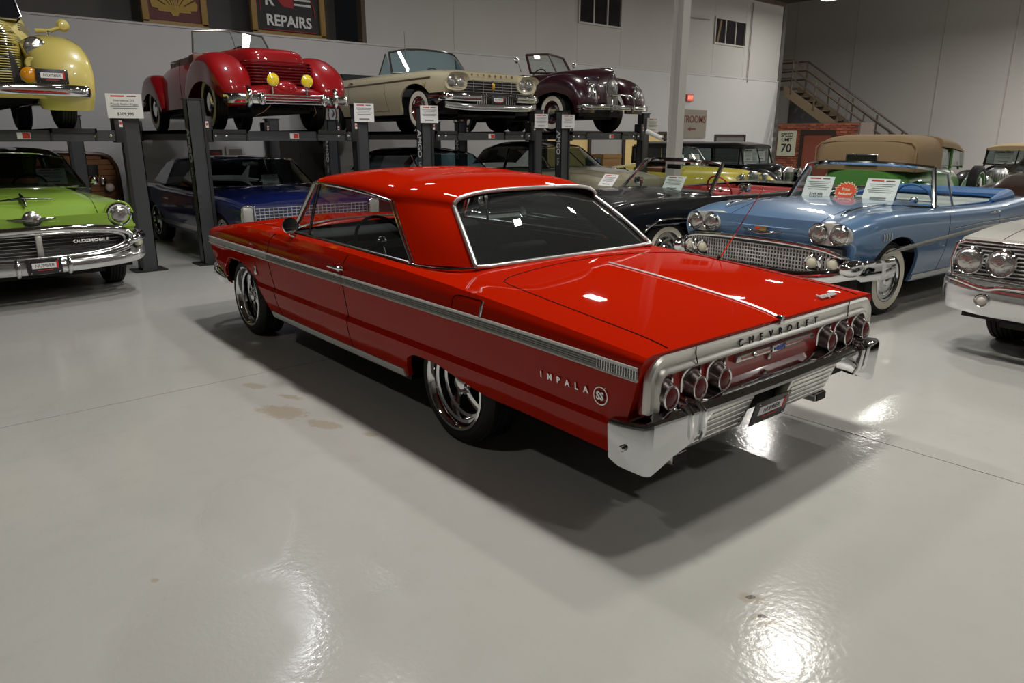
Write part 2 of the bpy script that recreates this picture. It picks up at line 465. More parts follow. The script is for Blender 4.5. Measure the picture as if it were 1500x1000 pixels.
# ------------------------------------------------------------------ shared small builders
def headlamp(parent, x, y, z, r=.085, nx=1, ring=.012, lensmat=None, name='headlamp', bowl=None, tilt=0, depth=.03, ringmat=None):
    """lamp facing +x (nose); ring part with lens sub-part"""
    rg = MB().lathe([(r, -depth), (r + ring, -depth * .5), (r + ring, .006), (r + ring * .5, .014), (r, .008), (r - .004, -.004)], 32, axis='x')
    o = rg.build(name, ringmat or CHROME, parent); o.location = (x, y, z); o.rotation_euler = (0, -tilt, 0)
    MB().lathe([(r + .001, -.004), (r * .9, .008), (r * .6, .020), (r * .3, .026), (0, .028)], 32, axis='x').build('lens', lensmat or LENS, o)
    return o
def mesh_box(parent, name, x0, x1, y0, y1, z0, z1, m, bevel=.0, **k):
    return MB().b2(x0, x1, y0, y1, z0, z1).build(name, m, parent, bevel=bevel, **k)
def steering(parent, x, y, z, r=.2, tilt=.45, m=None, nose=1):
    m = m or VINYL
    b = MB(); n = 32
    pts = [(-math.sin(tilt) * r * math.cos(2 * PI * i / n) * -1 * nose, r * math.sin(2 * PI * i / n), math.cos(tilt) * r * math.cos(2 * PI * i / n)) for i in range(n)]
    b.tube(pts, .012, 8, closed=True)
    o = b.build('steering_wheel', m, parent); o.location = (x, y, z)
    s = MB()
    for a in (PI / 2, -PI / 2, PI):
        s.tube([(0, 0, 0), (math.sin(tilt) * r * math.cos(a) * nose, r * math.sin(a), math.cos(tilt) * r * math.cos(a))], .008, 6)
    s.sphere((0, 0, 0), (.03, .045, .045)); s.build('horn_ring', CHROME2, o)
    MB().tube([(0, 0, 0), (.45 * nose, 0, -.24)], .025, 8).build('steering_column', m, o)
    return o
def bench(parent, x, y0, y1, z, m, depth=.5, h=.45, name='seat'):
    """seat facing +x, cushion front at x+depth"""
    o = MB().b2(x, x + depth, y0, y1, z, z + .16).build(name, m, parent, bevel=.05, bseg=3)
    pb = MB().prismY([(x - .02, z + .05), (x + .12, z + .08), (x - .02, z + h), (x - .14, z + h - .02)], y0, y1)
    pb.build('backrest', m, o, bevel=.045, bseg=3)
    return o
def shell_patch(rows, t=None):
    return MB().grid(rows)
def plate(parent, x, y, z, w=.30, h=.15, text='NUMBER', nose=1, name='license_plate', tilt=0):
    """black dealer plate on nose (+1, facing +x) or tail (-1, facing -x)"""
    o = MB().box((0, 0, 0), (.008, w, h)).build(name, mat('plate_black', (.02, .02, .022), rough=.35), parent, bevel=.003)
    o.location = (x, y, z); o.rotation_euler = (0, tilt, 0)
    f = .0045 * nose
    MB().box((f, 0, h * .06), (.002, w * .72, h * .36)).build('plate_panel', PAPER, o)
    MB().box((f * 1.1, -nose * w * -.36, h * .08), (.0025, w * .06, h * .50)).build('red_mark', INKRED, o)
    MB().box((f * 1.1, 0, -h * .24), (.0025, w * .42, h * .05)).build('red_line', INKRED, o)
    t = text_at('plate_text', text, h * .30, INK, (0, nose, 0), (0, 0, 1), (f * 1.3 + .0005 * nose, 0, h * .06), o, depth=.0006, sx=.95, bold=.0)
    for sy in (-1, 1):
        for sz in (-1, 1):
            MB().sphere((f, sy * w * .40, sz * h * .40), .006, 8, 6).build('screw', CHROME2, o)
    return o
# ------------------------------------------------------------------ room shell
def floor_material():
    m, nt, b = _new('floor_epoxy'); N = nt.nodes; Lk = nt.links.new
    tc = N.new('ShaderNodeTexCoord')
    def noise(scale, detail=4, rough=.5, dist=0, off=(0, 0, 0)):
        mp = N.new('ShaderNodeMapping'); mp.inputs['Location'].default_value = off; Lk(tc.outputs['Object'], mp.inputs['Vector'])
        n = N.new('ShaderNodeTexNoise'); n.inputs['Scale'].default_value = scale; n.inputs['Detail'].default_value = detail
        n.inputs['Roughness'].default_value = rough; n.inputs['Distortion'].default_value = dist
        Lk(mp.outputs[0], n.inputs['Vector']); return n.outputs['Fac']
    def ramp(src, a, c, lo=0., hi=1.):
        r = N.new('ShaderNodeMapRange'); r.inputs['From Min'].default_value = a; r.inputs['From Max'].default_value = c
        r.inputs['To Min'].default_value = lo; r.inputs['To Max'].default_value = hi; Lk(src, r.inputs['Value']); return r.outputs['Result']
    def mix(fac, a, c):
        x = N.new('ShaderNodeMix'); x.data_type = 'RGBA'
        if hasattr(fac, 'links') or hasattr(fac, 'is_linked'): Lk(fac, x.inputs['Factor'])
        else: x.inputs['Factor'].default_value = fac
        for i, q in ((6, a), (7, c)):
            if isinstance(q, tuple): x.inputs[i].default_value = (*q, 1)
            else: Lk(q, x.inputs[i])
        return x.outputs[2]
    base = mix(ramp(noise(.35, 3), .35, .65), (.435, .432, .402), (.485, .482, .455))
    fine = mix(ramp(noise(6, 6, .6), .5, .85), base, (.43, .425, .395))
    sep = N.new('ShaderNodeSeparateXYZ'); Lk(tc.outputs['Object'], sep.inputs[0])
    def mth(op, a, c=None):
        q = N.new('ShaderNodeMath'); q.operation = op
        for i, v in ((0, a), (1, c)):
            if v is None: continue
            if isinstance(v, (int, float)): q.inputs[i].default_value = v
            else: Lk(v, q.inputs[i])
        return q.outputs[0]
    def blot(cx, cy, rx, ry, ang=0., nz=.9, ns=5., soft=.12):
        """ragged worn patch round a point of the floor"""
        ca, sa = math.cos(ang), math.sin(ang)
        dx = mth('SUBTRACT', sep.outputs[0], cx); dy = mth('SUBTRACT', sep.outputs[1], cy)
        a = mth('DIVIDE', mth('ADD', mth('MULTIPLY', dx, ca), mth('MULTIPLY', dy, sa)), rx)
        c = mth('DIVIDE', mth('SUBTRACT', mth('MULTIPLY', dy, ca), mth('MULTIPLY', dx, sa)), ry)
        d = mth('SQRT', mth('ADD', mth('MULTIPLY', a, a), mth('MULTIPLY', c, c)))
        d = mth('ADD', d, mth('MULTIPLY', mth('SUBTRACT', noise(ns, 3, off=(cx, cy, 0)), .5), nz))
        return ramp(d, 1 - soft, 1 + soft, 1., 0.)
    TAN, OLD = (.36, .31, .23), (.40, .395, .365)
    dull = mth('MAXIMUM', blot(1.02, 2.98, .20, .46, -.35, .5, 4.), blot(.62, 2.25, .30, .42, -.3, .8, 3.5, .25))
    fine = mix(mth('MULTIPLY', dull, .75), fine, OLD)
    for q in ((1.77, 4.72, .045, .09), (1.70, 4.13, .09, .17), (1.80, 3.78, .05, .12), (1.93, 3.46, .025, .05), (1.86, 4.35, .03, .10), (2.20, 1.18, .035, .05), (2.12, 1.08, .03, .06), (.57, 2.75, .012, .018)):
        fine = mix(mth('MULTIPLY', blot(*q, .4, 1.5, 22., .2), .7), fine, TAN)
    for q in ((2.205, 1.19, .012, .02), (2.135, 1.10, .010, .016)):
        fine = mix(blot(*q, .9, 1.2, 60.), fine, (.07, .055, .045))
    Lk(fine, b.inputs['Base Color'])
    rg = ramp(noise(1.1, 3, off=(3, 1, 0)), .3, .7, .10, .17); Lk(mth('ADD', rg, mth('MULTIPLY', dull, .22)), b.inputs['Roughness'])
    b.inputs['Specular IOR Level'].default_value = .28
    bp = N.new('ShaderNodeBump'); bp.inputs['Strength'].default_value = .16; bp.inputs['Distance'].default_value = .004
    nn = N.new('ShaderNodeMath'); nn.operation = 'ADD'; Lk(noise(42, 2), nn.inputs[0]); Lk(noise(9, 2), nn.inputs[1])
    Lk(nn.outputs[0], bp.inputs['Height']); Lk(bp.outputs['Normal'], b.inputs['Normal'])
    MATS['floor_epoxy'] = m
    return m
FLOORM = floor_material()
WALL = mat('wall_paint', (.58, .575, .575), rough=.75, var=.04, vscale=1.2, bump=.05, bscale=9)
WALLU = mat('upper_wall_paint', (.54, .53, .51), rough=.8, var=.05, vscale=1.0)
WALLS = mat('side_wall_paint', (.56, .54, .52), rough=.8, var=.05, vscale=.8)
CEILM = mat('ceiling_dark', (.10, .09, .075), rough=.9)
STEELG = mat('lift_steel', (.050, .053, .058), rough=.38, spec=.5, var=.1, vscale=3)
STEELD = mat('lift_dark', (.018, .018, .020), rough=.45)
BRONZE = mat('stair_bronze', (.06, .042, .028), rough=.5, var=.1)
WOODF = mat('gilt_frame', (.34, .20, .05), rough=.45, var=.2, vscale=20)
WALL_Y = 15.5
def struct(mb, name, m, **k):
    o = mb.build(name, m, **k); o['kind'] = 'structure'; return o
# floor: poured slabs with saw-cut joints between them
XJ = [-14, -4.0, 4.03, 13.9, 22, 29, 36]; YJ = [-9, -4.0, 4.97, 9.91, 15.7, 23]
fl = struct(MB().b2(-14, 36, -9, 23, -.30, -.006), 'floor', mat('joint_dark', (.10, .095, .085), rough=.8), smooth=0)
for i in range(len(XJ) - 1):
    for j in range(len(YJ) - 1):
        g = .003
        o = MB().b2(XJ[i] + g, XJ[i + 1] - g, YJ[j] + g, YJ[j + 1] - g, -.02, 0).build('slab', FLOORM, fl, smooth=0)
# back wall: painted block below, panelled sheet above, with openings for signs and windows
wb = struct(MB().b2(-14, 26.9, WALL_Y, WALL_Y + .2, 0, 3.68), 'wall_back', WALL, smooth=0)
def wall_upper():
    holes = [(-14, 9.06, 3.68, 9)] # storage loft opening on the left
    b = MB(); y0, y1 = WALL_Y + .03, WALL_Y + .2
    xs = [9.06, 11.6, 14.35, 15.95, 17.8, 21.0, 22.55, 24.45, 25.0, 26.9]
    o = None
    win = {(15.95, 17.8): (4.74, 6.0), (22.55, 24.45): (4.70, 5.55)}
    for a, c in zip(xs[:-1], xs[1:]):
        g = .004
        if (a, c) in win:
            z0, z1 = win[(a, c)]
            for q0, q1 in ((3.68, z0), (z1, 6.3)):
                MB().b2(a + g, c - g, y0, y1, q0 + .004, q1).build('wall_panel', WALLU, wb, smooth=0)
        else:
            MB().b2(a + g, c - g, y0 + (.012 if a == 25.0 else 0), y1, 3.684, 6.3).build('wall_panel', WALLU, wb, smooth=0)
    mesh_box(wb, 'wall_trim', -14, 26.9, WALL_Y - .02, WALL_Y + .03, 3.655, 3.69, WALL)
wall_upper()
MB().b2(-14, 9.06, WALL_Y + 1.3, WALL_Y + 1.4, 3.5, 7).build('loft_back_wall', mat('loft_grey', (.16, .15, .14), rough=.85), wb)
MB().b2(9.02, 9.12, WALL_Y + .0, WALL_Y + .2, 3.68, 6.3).build('loft_post', mat('loft_post', (.10, .075, .05), rough=.7), wb)
MB().b2(8.35, 8.55, WALL_Y + .7, WALL_Y + .9, 3.68, 6.6).build('loft_post', MATS['loft_post'], wb)
MB().b2(-14, 9.1, WALL_Y + .02, WALL_Y + 1.4, 3.60, 3.675).build('loft_floor', WALL, wb)
def wall_window(n, x0, x1, z0, z1, npane=3):
    o = MB()
    f = .05
    o.b2(x0 - f, x1 + f, WALL_Y - .02, WALL_Y + .08, z0 - f, z0).b2(x0 - f, x1 + f, WALL_Y - .02, WALL_Y + .08, z1, z1 + f)
    o.b2(x0 - f, x0, WALL_Y - .02, WALL_Y + .08, z0, z1).b2(x1, x1 + f, WALL_Y - .02, WALL_Y + .08, z0, z1)
    w = struct(o, 'window_%d' % n, mat('window_frame_paint', (.55, .53, .49), rough=.6))
    dx = (x1 - x0) / npane
    for i in range(1, npane): mesh_box(w, 'mullion', x0 + dx * i - .022, x0 + dx * i + .022, WALL_Y - .01, WALL_Y + .06, z0, z1, MATS['window_frame_paint'])
    for i in range(npane):
        mesh_box(w, 'pane', x0 + dx * i + .022, x0 + dx * (i + 1) - .022, WALL_Y + .03, WALL_Y + .04, z0, z1, mat('night_pane', (.012, .012, .016), rough=.08, spec=.6))
    return w
wall_window(1, 16.0, 17.75, 4.79, 5.95); w2 = wall_window(2, 22.6, 24.4, 4.75, 5.50)
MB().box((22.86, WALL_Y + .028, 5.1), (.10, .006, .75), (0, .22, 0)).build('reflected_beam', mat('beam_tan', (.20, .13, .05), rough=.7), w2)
# conduits on the wall
for x, z0, z1 in ((24.75, 3.55, 6.2), (20.55, 3.75, 5.35)):
    MB().tube([(x, WALL_Y - .015, z0), (x, WALL_Y - .015, z1)], .018, 8).build('conduit', mat('conduit_grey', (.30, .28, .25), rough=.6), wb)
MB().tube([(20.55, WALL_Y - .015, 5.35), (22.2, WALL_Y - .015, 5.40)], .018, 8).build('conduit', MATS['conduit_grey'], wb)
# office corner return, far side wall, ceiling
struct(MB().b2(26.9, 27.1, WALL_Y, 23, 0, 6.3), 'wall_return', mat('return_dark', (.14, .13, .12), rough=.8), smooth=0)
ws = struct(MB().b2(36, 36.2, -9, 23, 0, 9), 'wall_right', WALLS, smooth=0)
wf = struct(MB().b2(27.1, 36.2, 22.8, 23, 0, 9), 'wall_far', WALLS, smooth=0)
struct(MB().b2(-14.2, -14, -9, 23, 0, 9), 'wall_left', WALLS, smooth=0)
struct(MB().b2(-14, 36, -9.2, -9, 0, 9), 'wall_front', WALLS, smooth=0)
for y in (20, 17.0, 13.2, 10.5, 7.6, 4.6): mesh_box(ws, 'panel_joint', 35.985, 36.01, y - .02, y + .02, 0, 9, mat('joint_grey', (.45, .43, .41), rough=.8))
ce = struct(MB().b2(-14, 36, -9, 23, 8.0, 8.1), 'ceiling', CEILM, smooth=0)
for x in np.arange(-12, 36, 4.0):
    jo = MB().b2(x - .06, x + .06, -9, 23, 7.5, 7.58).build('joist', mat('joist_steel', (.12, .10, .07), rough=.7), ce)
mesh_box(wb, 'roof_edge_beam', 9.1, 26.95, WALL_Y - .05, WALL_Y + .25, 6.3, 6.42, mat('loft_post'))
for k in range(9): mesh_box(wb, 'rafter_end', 18.2 + k * .98, 18.32 + k * .98, WALL_Y - .35, WALL_Y + .2, 6.46, 6.58, mat('joist_steel'))
# hall lamps, added fill lamps included: housing, diffuser
hm = MB().b2(-.19, .19, -.32, .32, 0, .07).mesh('housing', mat('lamp_white', (.7, .7, .68), rough=.5), bevel=.01)
dm = MB().b2(-.165, .165, -.295, .295, -.004, .001).mesh('diffuser', mat('lamp_glow', (.9, .9, .9), emit=(1, .95, .86), estr=14), 0)
cm_ = MB().tube([(0, 0, .07), (0, 0, 1.95)], .01, 5).mesh('hanger', BLACK)
for i, (x, y, w) in enumerate(LAMPS):
    vis = (x, y) == (25.0, 12.75)
    t = thing('hall_lamp', 'bright ceiling lamp hanging above the staircase' if vis else 'unseen rectangular hall lamp, one of a set partly added for fill light', 'lamp', (x, y, LAMP_Z), 0, 'hall lamps')
    inst('housing', hm, t); inst('diffuser', dm, t); inst('hanger', cm_, t)
# steel column
c = thing('steel_column', 'pale painted steel roof column standing behind the black convertible', 'column', (11.66, 8.73, 0), R(0))
cp = mat('column_paint', (.50, .485, .45), rough=.55)
MB().b2(-.105, .105, -.105, -.092, 0, 7.6).build('flange', cp, c); MB().b2(-.105, .105, .092, .105, 0, 7.6).build('flange', cp, c)
MB().b2(-.007, .007, -.092, .092, 0, 7.6).build('web', cp, c); MB().b2(-.17, .17, -.17, .17, 0, .02).build('base_plate', STEELD, c)
# ------------------------------------------------------------------ hero: red hardtop coupe
def lerp(a, b, t): return tuple(a[i] + (b[i] - a[i]) * t for i in range(len(a)))
def build_impala():
    RED = mat('paint_red', (.385, .010, .001), rough=.5, spec=.0, coat=.50, coat_r=.02)
    T = thing('hardtop_coupe', 'glossy red two-door hardtop coupe parked on the open floor, tail to camera', 'car', (3.152, 3.04, 0), R(88.95))
    L = [
        [(-1.20, .915, .335), (-.5, .935, .36), (0, .93, .33), (.5, .925, .275), (1.4, .93, .268), (2.4, .925, .272), (3.3, .92, .36), (3.66, .88, .42)],
        [(-1.22, .945, .40), (-.5, .965, .43), (.5, .967, .39), (1.4, .97, .385), (2.4, .965, .39), (3.3, .955, .45), (3.70, .91, .49)],
        [(-1.25, .960, .475), (-1.20, .968, .484), (-1.0, .970, .49), (-.5, .980, .497), (.5, .984, .50), (1.4, .985, .498), (2.4, .982, .498), (3.3, .97, .53), (3.74, .92, .56)],
        [(-1.27, .962, .50), (-1.215, .968, .508), (-1.165, .955, .513), (-1.0, .957, .516), (-.5, .962, .528), (.5, .966, .532), (1.4, .967, .53), (2.4, .964, .528), (3.3, .958, .56), (3.76, .92, .60)],
        [(-1.33, .968, .715), (-.5, .985, .735), (.5, .990, .742), (1.4, .990, .742), (2.4, .985, .742), (3.3, .968, .735), (3.80, .935, .725)],
        [(-1.345, .968, .765), (-.5, .985, .782), (.5, .989, .788), (1.4, .989, .790), (2.4, .984, .790), (3.3, .965, .785), (3.82, .93, .772)],
        [(-1.352, .964, .795), (-.5, .974, .838), (.5, .974, .866), (1.4, .972, .876), (2.4, .962, .880), (3.3, .945, .862), (3.83, .91, .82)],
        [(-1.355, .948, .812), (-.9, .953, .848), (-.3, .952, .887), (.5, .947, .920), (1.4, .938, .940), (2.2, .926, .945), (3.2, .905, .920), (3.83, .865, .850)],
        [(-1.355, .91, .818), (-.9, .912, .854), (-.3, .905, .896), (.5, .884, .932), (1.4, .86, .948), (2.2, .845, .952), (3.2, .81, .925), (3.82, .78, .856)],
        [(-1.358, .80, .819), (-1.26, .80, .838), (-.9, .795, .872), (-.3, .78, .918), (.05, .76, .938), (.5, .75, .945), (2.2, .72, .962), (3.2, .62, .938), (3.82, .56, .862)],
        [(-1.362, .40, .822), (-1.26, .40, .846), (-.9, .40, .888), (-.3, .38, .936), (.05, .38, .955), (.5, .38, .96), (2.2, .34, .982), (3.2, .30, .955), (3.83, .26, .87)],
        [(-1.365, 0, .823), (-1.26, 0, .849), (-.9, 0, .894), (-.3, 0, .943), (.05, 0, .962), (.5, 0, .965), (2.2, 0, .988), (3.2, 0, .962), (3.83, 0, .874)],
    ]
    ra = pch([(-1, .355), (-.6, .372), (-.1, .425), (.25, .452), (.62, .452), (.86, .412), (1, .27)])
    fa = pch([(-1, .27), (-.93, .37), (-.4, .59), (.1, .655), (.5, .655), (.78, .585), (1, .38)])
    B = Body(L, ds=.06, arches=[(0., .45, lambda t: float(ra(t)[0, 0])), (2.95, .5, lambda t: float(fa(t)[0, 0]))], dense=(.06, 2.28), sharp=(2, 3, 7), nsub=4)
    hole = lambda c: .07 < c[0] < 2.27 and abs(c[1]) < (B.prof(c[0])[4 * 8, 1] - .004 if c[0] > .58 else np.interp(c[0], [.07, .58], [.66, .80])) and c[2] > .9
    B.mb(hole=hole).build('body', RED, T, smooth=28)
    # arch linings and underside
    u = MB()
    u.b2(-1.05, 3.55, -.66, .66, .20, .62)
    u.b2(.46, 2.44, -.90, .90, .24, .52); u.b2(-1.15, -.47, -.88, .88, .37, .56)
    for s in (-1, 1):
        u.b2(-.47, .47, s * .62, s * .66, .2, .62); u.b2(2.44, 3.47, s * .62, s * .66, .2, .72)
        u.b2(-.5, .5, s * .62, s * .93, .60, .63); u.b2(2.42, 3.5, s * .62, s * .93, .74, .77)
        u.b2(3.46, 3.5, s * .62, s * .90, .4, .75)
    u.build('underbody', BLACK, T)
    for x in (0, 3.02):
        for s in (-1, 1):
            wheel(T, x, s * .925, r=.335, w=.235, rim_r=.235, style='dish5')
    MB().tube([(0, -.75, .33), (0, .75, .33)], .05, 10).build('rear_axle', BLACK, T)
    # ---- roof and sail panels
    def W(s):     # side-window rear edge, then over the roof
        if s <= .5:
            t = s / .5; p = lerp((.475, .846, .936), (.925, .700, 1.258), t); b = .012 * math.sin(PI * t)
            return (p[0] - b * 1.2, p[1] + b, p[2])
        t = (s - .5) / .5; a = t * PI / 2
        return (.925 + .06 * t, .700 * math.cos(a) ** .80, 1.258 + .157 * math.sin(a) ** .86)
    def Q(s):     # rear-window edge
        if s <= .5:
            t = s / .5; p = lerp((.035, .728, .958), (.425, .590, 1.248), t); b = .012 * math.sin(PI * t)
            return (p[0] - b * .6, p[1] + b * .6, p[2] + b * .4)
        t = (s - .5) / .5; a = t * PI / 2
        return (.425 - .06 * t ** 1.5, .590 * math.cos(a) ** .62, 1.248 + .088 * math.sin(a) ** .75)
    SS = [i / 32 for i in range(33)]
    def roofrow(t):
        out = []
        for s in SS:
            p = lerp(W(s), Q(s), t); bl = 4 * t * (1 - t)
            k = min(1, s / .5); 
            out.append((p[0] - .0 * bl, p[1] + .030 * bl * (1 - max(0, (s - .5) / .5)) * (.4 + .6 * k), p[2] + bl * (.012 * k + .018 * max(0, (s - .5) / .5))))
        return out
    rows = [roofrow(i / 12) for i in range(13)]
    rf = MB()
    rf.grid(rows); 
    # front roof
    fr = []
    def H(a):      # header edge, a 0..pi/2
        return (1.975 + .10 * math.sin(a), .700 * math.cos(a) ** .80, 1.322 + .066 * math.sin(a) ** .86)
    for i in range(15):
        t = i / 14; row = []
        for j in range(17):
            a = j / 16 * PI / 2; h = H(a); w = W(.5 + .5 * j / 16)
            zc = 4 * t * (1 - t); k = math.sin(a) ** .86
            p = lerp(h, w, t)
            row.append((p[0], p[1] + .012 * zc * (1 - k), p[2] + zc * (.022 + .012 * k)))
        fr.append(row)
    rf.grid(fr); rf.mirror()
    roof = rf.build('roof', RED, T, smooth=50)
    hl = MB(); hl.grid([[(p[0], p[1] * .975, p[2] - .018) for p in r_] for r_ in rows]); hl.grid([[(p[0], p[1] * .975, p[2] - .018) for p in r_] for r_ in fr]); hl.mirror(); hl.build('headliner', VINYL, T, smooth=50)
    # drip rail and window surrounds (chrome)
    def tubeY(pts, r, name, par=T, m=CHROME, n=8, flat=1., both=True):
        for s in ((1, -1) if both else (1,)):
            MB().tube([(p[0], s * p[1], p[2]) for p in pts], r, n, flat=flat).build(name, m, par)
    drip = [fr[i][0] for i in range(15)]
    pill = [(2.235, .792, .965), (2.13, .765, 1.10), (2.04, .735, 1.23), (1.985, .708, 1.318)]
    tubeY(pill, .021, 'windshield_pillar', m=MATS['brushed_chrome'])
    tubeY([(p[0], p[1] + .008, p[2] - .004) for p in drip], .011, 'drip_moulding')
    tubeY([(p[0] + .008, p[1] + .008, p[2]) for p in [W(i / 16 * .5) for i in range(17)]], .008, 'window_moulding')
    tubeY([(p[0] - .03, p[1] + .010, p[2]) for p in [W(i / 16 * .5) for i in range(17)]], .0045, 'window_moulding')
    tubeY([(.49 + 1.71 * i / 20, .870 - .052 * (i / 20), .943 + .014 * (i / 20)) for i in range(21)], .010, 'belt_moulding', m=CHROME2)
    # sail-panel base moulding, running round under the rear window
    base = [(.50, .873, .935), (.38, .868, .935), (.22, .845, .938), (.10, .800, .948), (.03, .735, .953)]
    tubeY(smoothpath(base, 5), .010, 'sail_moulding')
    # ---- rear window
    def glassgrid(edge, bot, bul):
        rows = []
        n = 14
        for i in range(n + 1):
            t = i / n
            e = edge(t); row = []
            for j in range(17):
                q = -1 + j / 8; c = 1 - q * q
                row.append((e[0] + bul[0] * c + bot[0] * c * (1 - t), e[1] * q, e[2] + bul[1] * c * t + bot[1] * c * (1 - t)))
            rows.append(row)
        return rows
    gr = []
    qe = [Q(.5 * i / 14) for i in range(15)]
    for i in range(15):
        e = qe[i]; t = i / 14; row = []
        for j in range(17):
            q = -1 + j / 8; c = 1 - q * q
            bv = .045 * math.sin(PI * t) * c; row.append((e[0] + .01 - .052 * c * t - .045 * c * (1 - t) - bv * .8, e[1] * q * .995, e[2] - .006 + .082 * c * t ** 2 + .006 * c * (1 - t) + bv * .6))
        gr.append(row)
    MB().grid(gr).build('rear_window', GLASSR, T, smooth=60)
    # chrome reveal around the rear glass
    ring = [Q(i / 32) for i in range(33)]; full = ring + [(p[0], -p[1], p[2]) for p in ring[::-1][1:]]
    bot = [(p[0], p[1], p[2]) for p in gr[0]]
    loop = full + bot[1:-1]
    MB().tube([(p[0] - .004, p[1], p[2] + .003) for p in loop], .0135, 8, closed=True).build('rear_window_moulding', mat('reveal_silver', (.66, .66, .65), rough=.28, metal=.8), T, smooth=60)
    # ---- windshield
    wr = []
    for i in range(11):
        t = i / 10; e = lerp((2.235, .785, .962), (1.985, .705, 1.318), t); row = []
        for j in range(17):
            q = -1 + j / 8; c = 1 - abs(q) ** 2.4
            row.append((e[0] + c * (.29 * (1 - t) + .095 * t), e[1] * q, e[2] + c * (.02 * (1 - t) + .068 * t)))
        wr.append(row)
    MB().grid(wr).build('windshield', GLASS, T, smooth=60)
    MB().tube([(p[0], p[1], p[2] + .004) for p in wr[-1]], .014, 8).build('header_moulding', CHROME, T)
    MB().tube([(p[0], p[1], p[2] + .006) for p in wr[0]], .012, 8).build('cowl_moulding', CHROME2, T)
    # vent window and side glass
    for s in (1, -1):
        MB().tube([(1.905, s * .825, .958), (1.90, s * .775, 1.15), (1.895, s * .722, 1.315)], .011, 8).build('vent_pillar', mat('dark_chrome', (.22, .22, .22), rough=.15, metal=1), T)
        g = []
        for i in range(9):
            t = i / 8; zz = .95 + .36 * t; yy = .835 - .115 * t
            g.append([(.505 + .43 * t * .9, s * yy, min(zz, 1.25 + .0)), (1.2, s * yy, min(zz, 1.30)), (1.9, s * yy, zz)])
        MB().grid(g).build('side_glass', GLASS, T)
        v = [[(1.91, s * .83, .96), (2.225, s * .79, .965)], [(1.9, s * .72, 1.31), (1.985, s * .71, 1.315)]]
        MB().grid(v).build('vent_glass', GLASS, T)
    # ---- interior
    tub = MB(); tub.b2(.10, 2.2, -.80, .80, .30, .34)
    for s in (-1, 1): tub.b2(.10, 2.2, s * .80, s * .78, .30, .93)
    tub.build('interior_tub', VINYL, T)
    pt = MB(); pt.b2(.05, .36, -.74, .74, .87, .90); pt.build('parcel_shelf', VINYL, T)
    ds = MB().prismY([(2.3, .95), (2.02, .955), (1.95, .92), (1.95, .80), (2.02, .72), (2.3, .72)], -.78, .78); ds.build('dashboard', VINYL, T, bevel=.015)
    MB().prismY([(1.948, .87), (1.940, .87), (1.940, .80), (1.948, .80)], -.72, .72).build('dash_trim', CHROME2, T)
    bench(T, .36, -.70, .70, .40, VINYL, depth=.5, h=.48, name='rear_seat')
    for s in (-1, 1): bench(T, 1.12, s * .20 - .001 if s > 0 else -.72, .72 if s > 0 else -.20, .42, VINYL, depth=.5, h=.47, name='front_seat')
    mesh_box(T, 'console', 1.0, 1.95, -.12, .12, .34, .60, VINYL, bevel=.02)
    steering(T, 1.68, .36, .89, r=.205, tilt=.5)
    MB().tube([(1.95, .0, 1.33), (1.95, 0, 1.27)], .006, 6).box((1.945, 0, 1.245), (.02, .25, .055)).build('rear_view_mirror', VINYL, T, bevel=.004)
    # ---- flank trim: ribbed band with bright edges
    zt = pch([(-1.335, .740), (-.5, .760), (.5, .766), (1.4, .767), (2.4, .766), (3.3, .758), (3.80, .748)]); Z = lambda x: float(zt(x)[0, 0])
    for s in (1, -1):
        for (a, b_, nm) in ((-1.33, 1.095, 'side_moulding'), (1.105, 2.32, 'side_moulding'), (2.33, 3.79, 'side_moulding')):
            o = B.strip(a, b_, lambda x: Z(x) - .021, lambda x: Z(x) + .021, off=.005, side=s, n=30).build(nm, mat('moulding_silver', (.48, .48, .465), rough=.38, metal=.25), T)
            for e in (-1, 1):
                B.strip(a, b_, lambda x, e=e: Z(x) + e * .024 - .0055, lambda x, e=e: Z(x) + e * .024 + .0055, off=.010, side=s, n=30).build('bright_edge', mat('rocker_bright', (.60, .60, .58), rough=.35, metal=.35), o)
            for q in (-.010, 0, .010):
                if b_ < 2.4: B.strip(a, b_, lambda x, q=q: Z(x) + q - .002, lambda x, q=q: Z(x) + q + .002, off=.0085, side=s, n=24).build('rib', mat('rib_grey', (.25, .25, .25), rough=.4, metal=.4), o)
        # ladder grid at the tail end of the band
        lg = MB()
        for i in range(16):
            x = -1.325 + i * .0135; y = B.side(x, Z(x))
            lg.box((x, s * (y + .008), Z(x)), (.003, .006, .040))
        lg.build('grid_insert', CHROME, T)
        # rocker moulding
        B.strip(.47, 2.43, lambda x: .268, lambda x: .318, off=.008, side=s, n=30).build('rocker_moulding', mat('rocker_bright', (.60, .60, .58), rough=.35, metal=.35), T)
        # door and fender gaps
        gaps = [[(1.10, .30), (1.085, .34), (1.09, .50), (1.105, .74), (1.105, .86), (1.085, .925)], [(2.21, .30), (2.24, .40), (2.30, .60), (2.325, .78), (2.31, .90), (2.27, .94)]]
        for i, g in enumerate(gaps):
            B.seam_side(g, .0035, s).build('door_gap', SEAMM, T)
        # wheel-arch bright lip
        pts = [(x, s * (B.side(x, B.archz(x)) - .004), B.archz(x)) for x in np.linspace(2.46, 3.44, 30)]
        MB().tube(pts, .006, 6).build('arch_lip', RED, T)
        # handle
        hx = 1.17; hy = B.side(hx, .84)
        h = MB().tube([(hx + .10, s * (hy + .004), .838), (hx + .08, s * (hy + .028), .842), (hx - .06, s * (hy + .030), .842), (hx - .085, s * (hy + .006), .838)], [.012, .012, .012, .012], 8)
        ho = h.build('door_handle', CHROME, T)
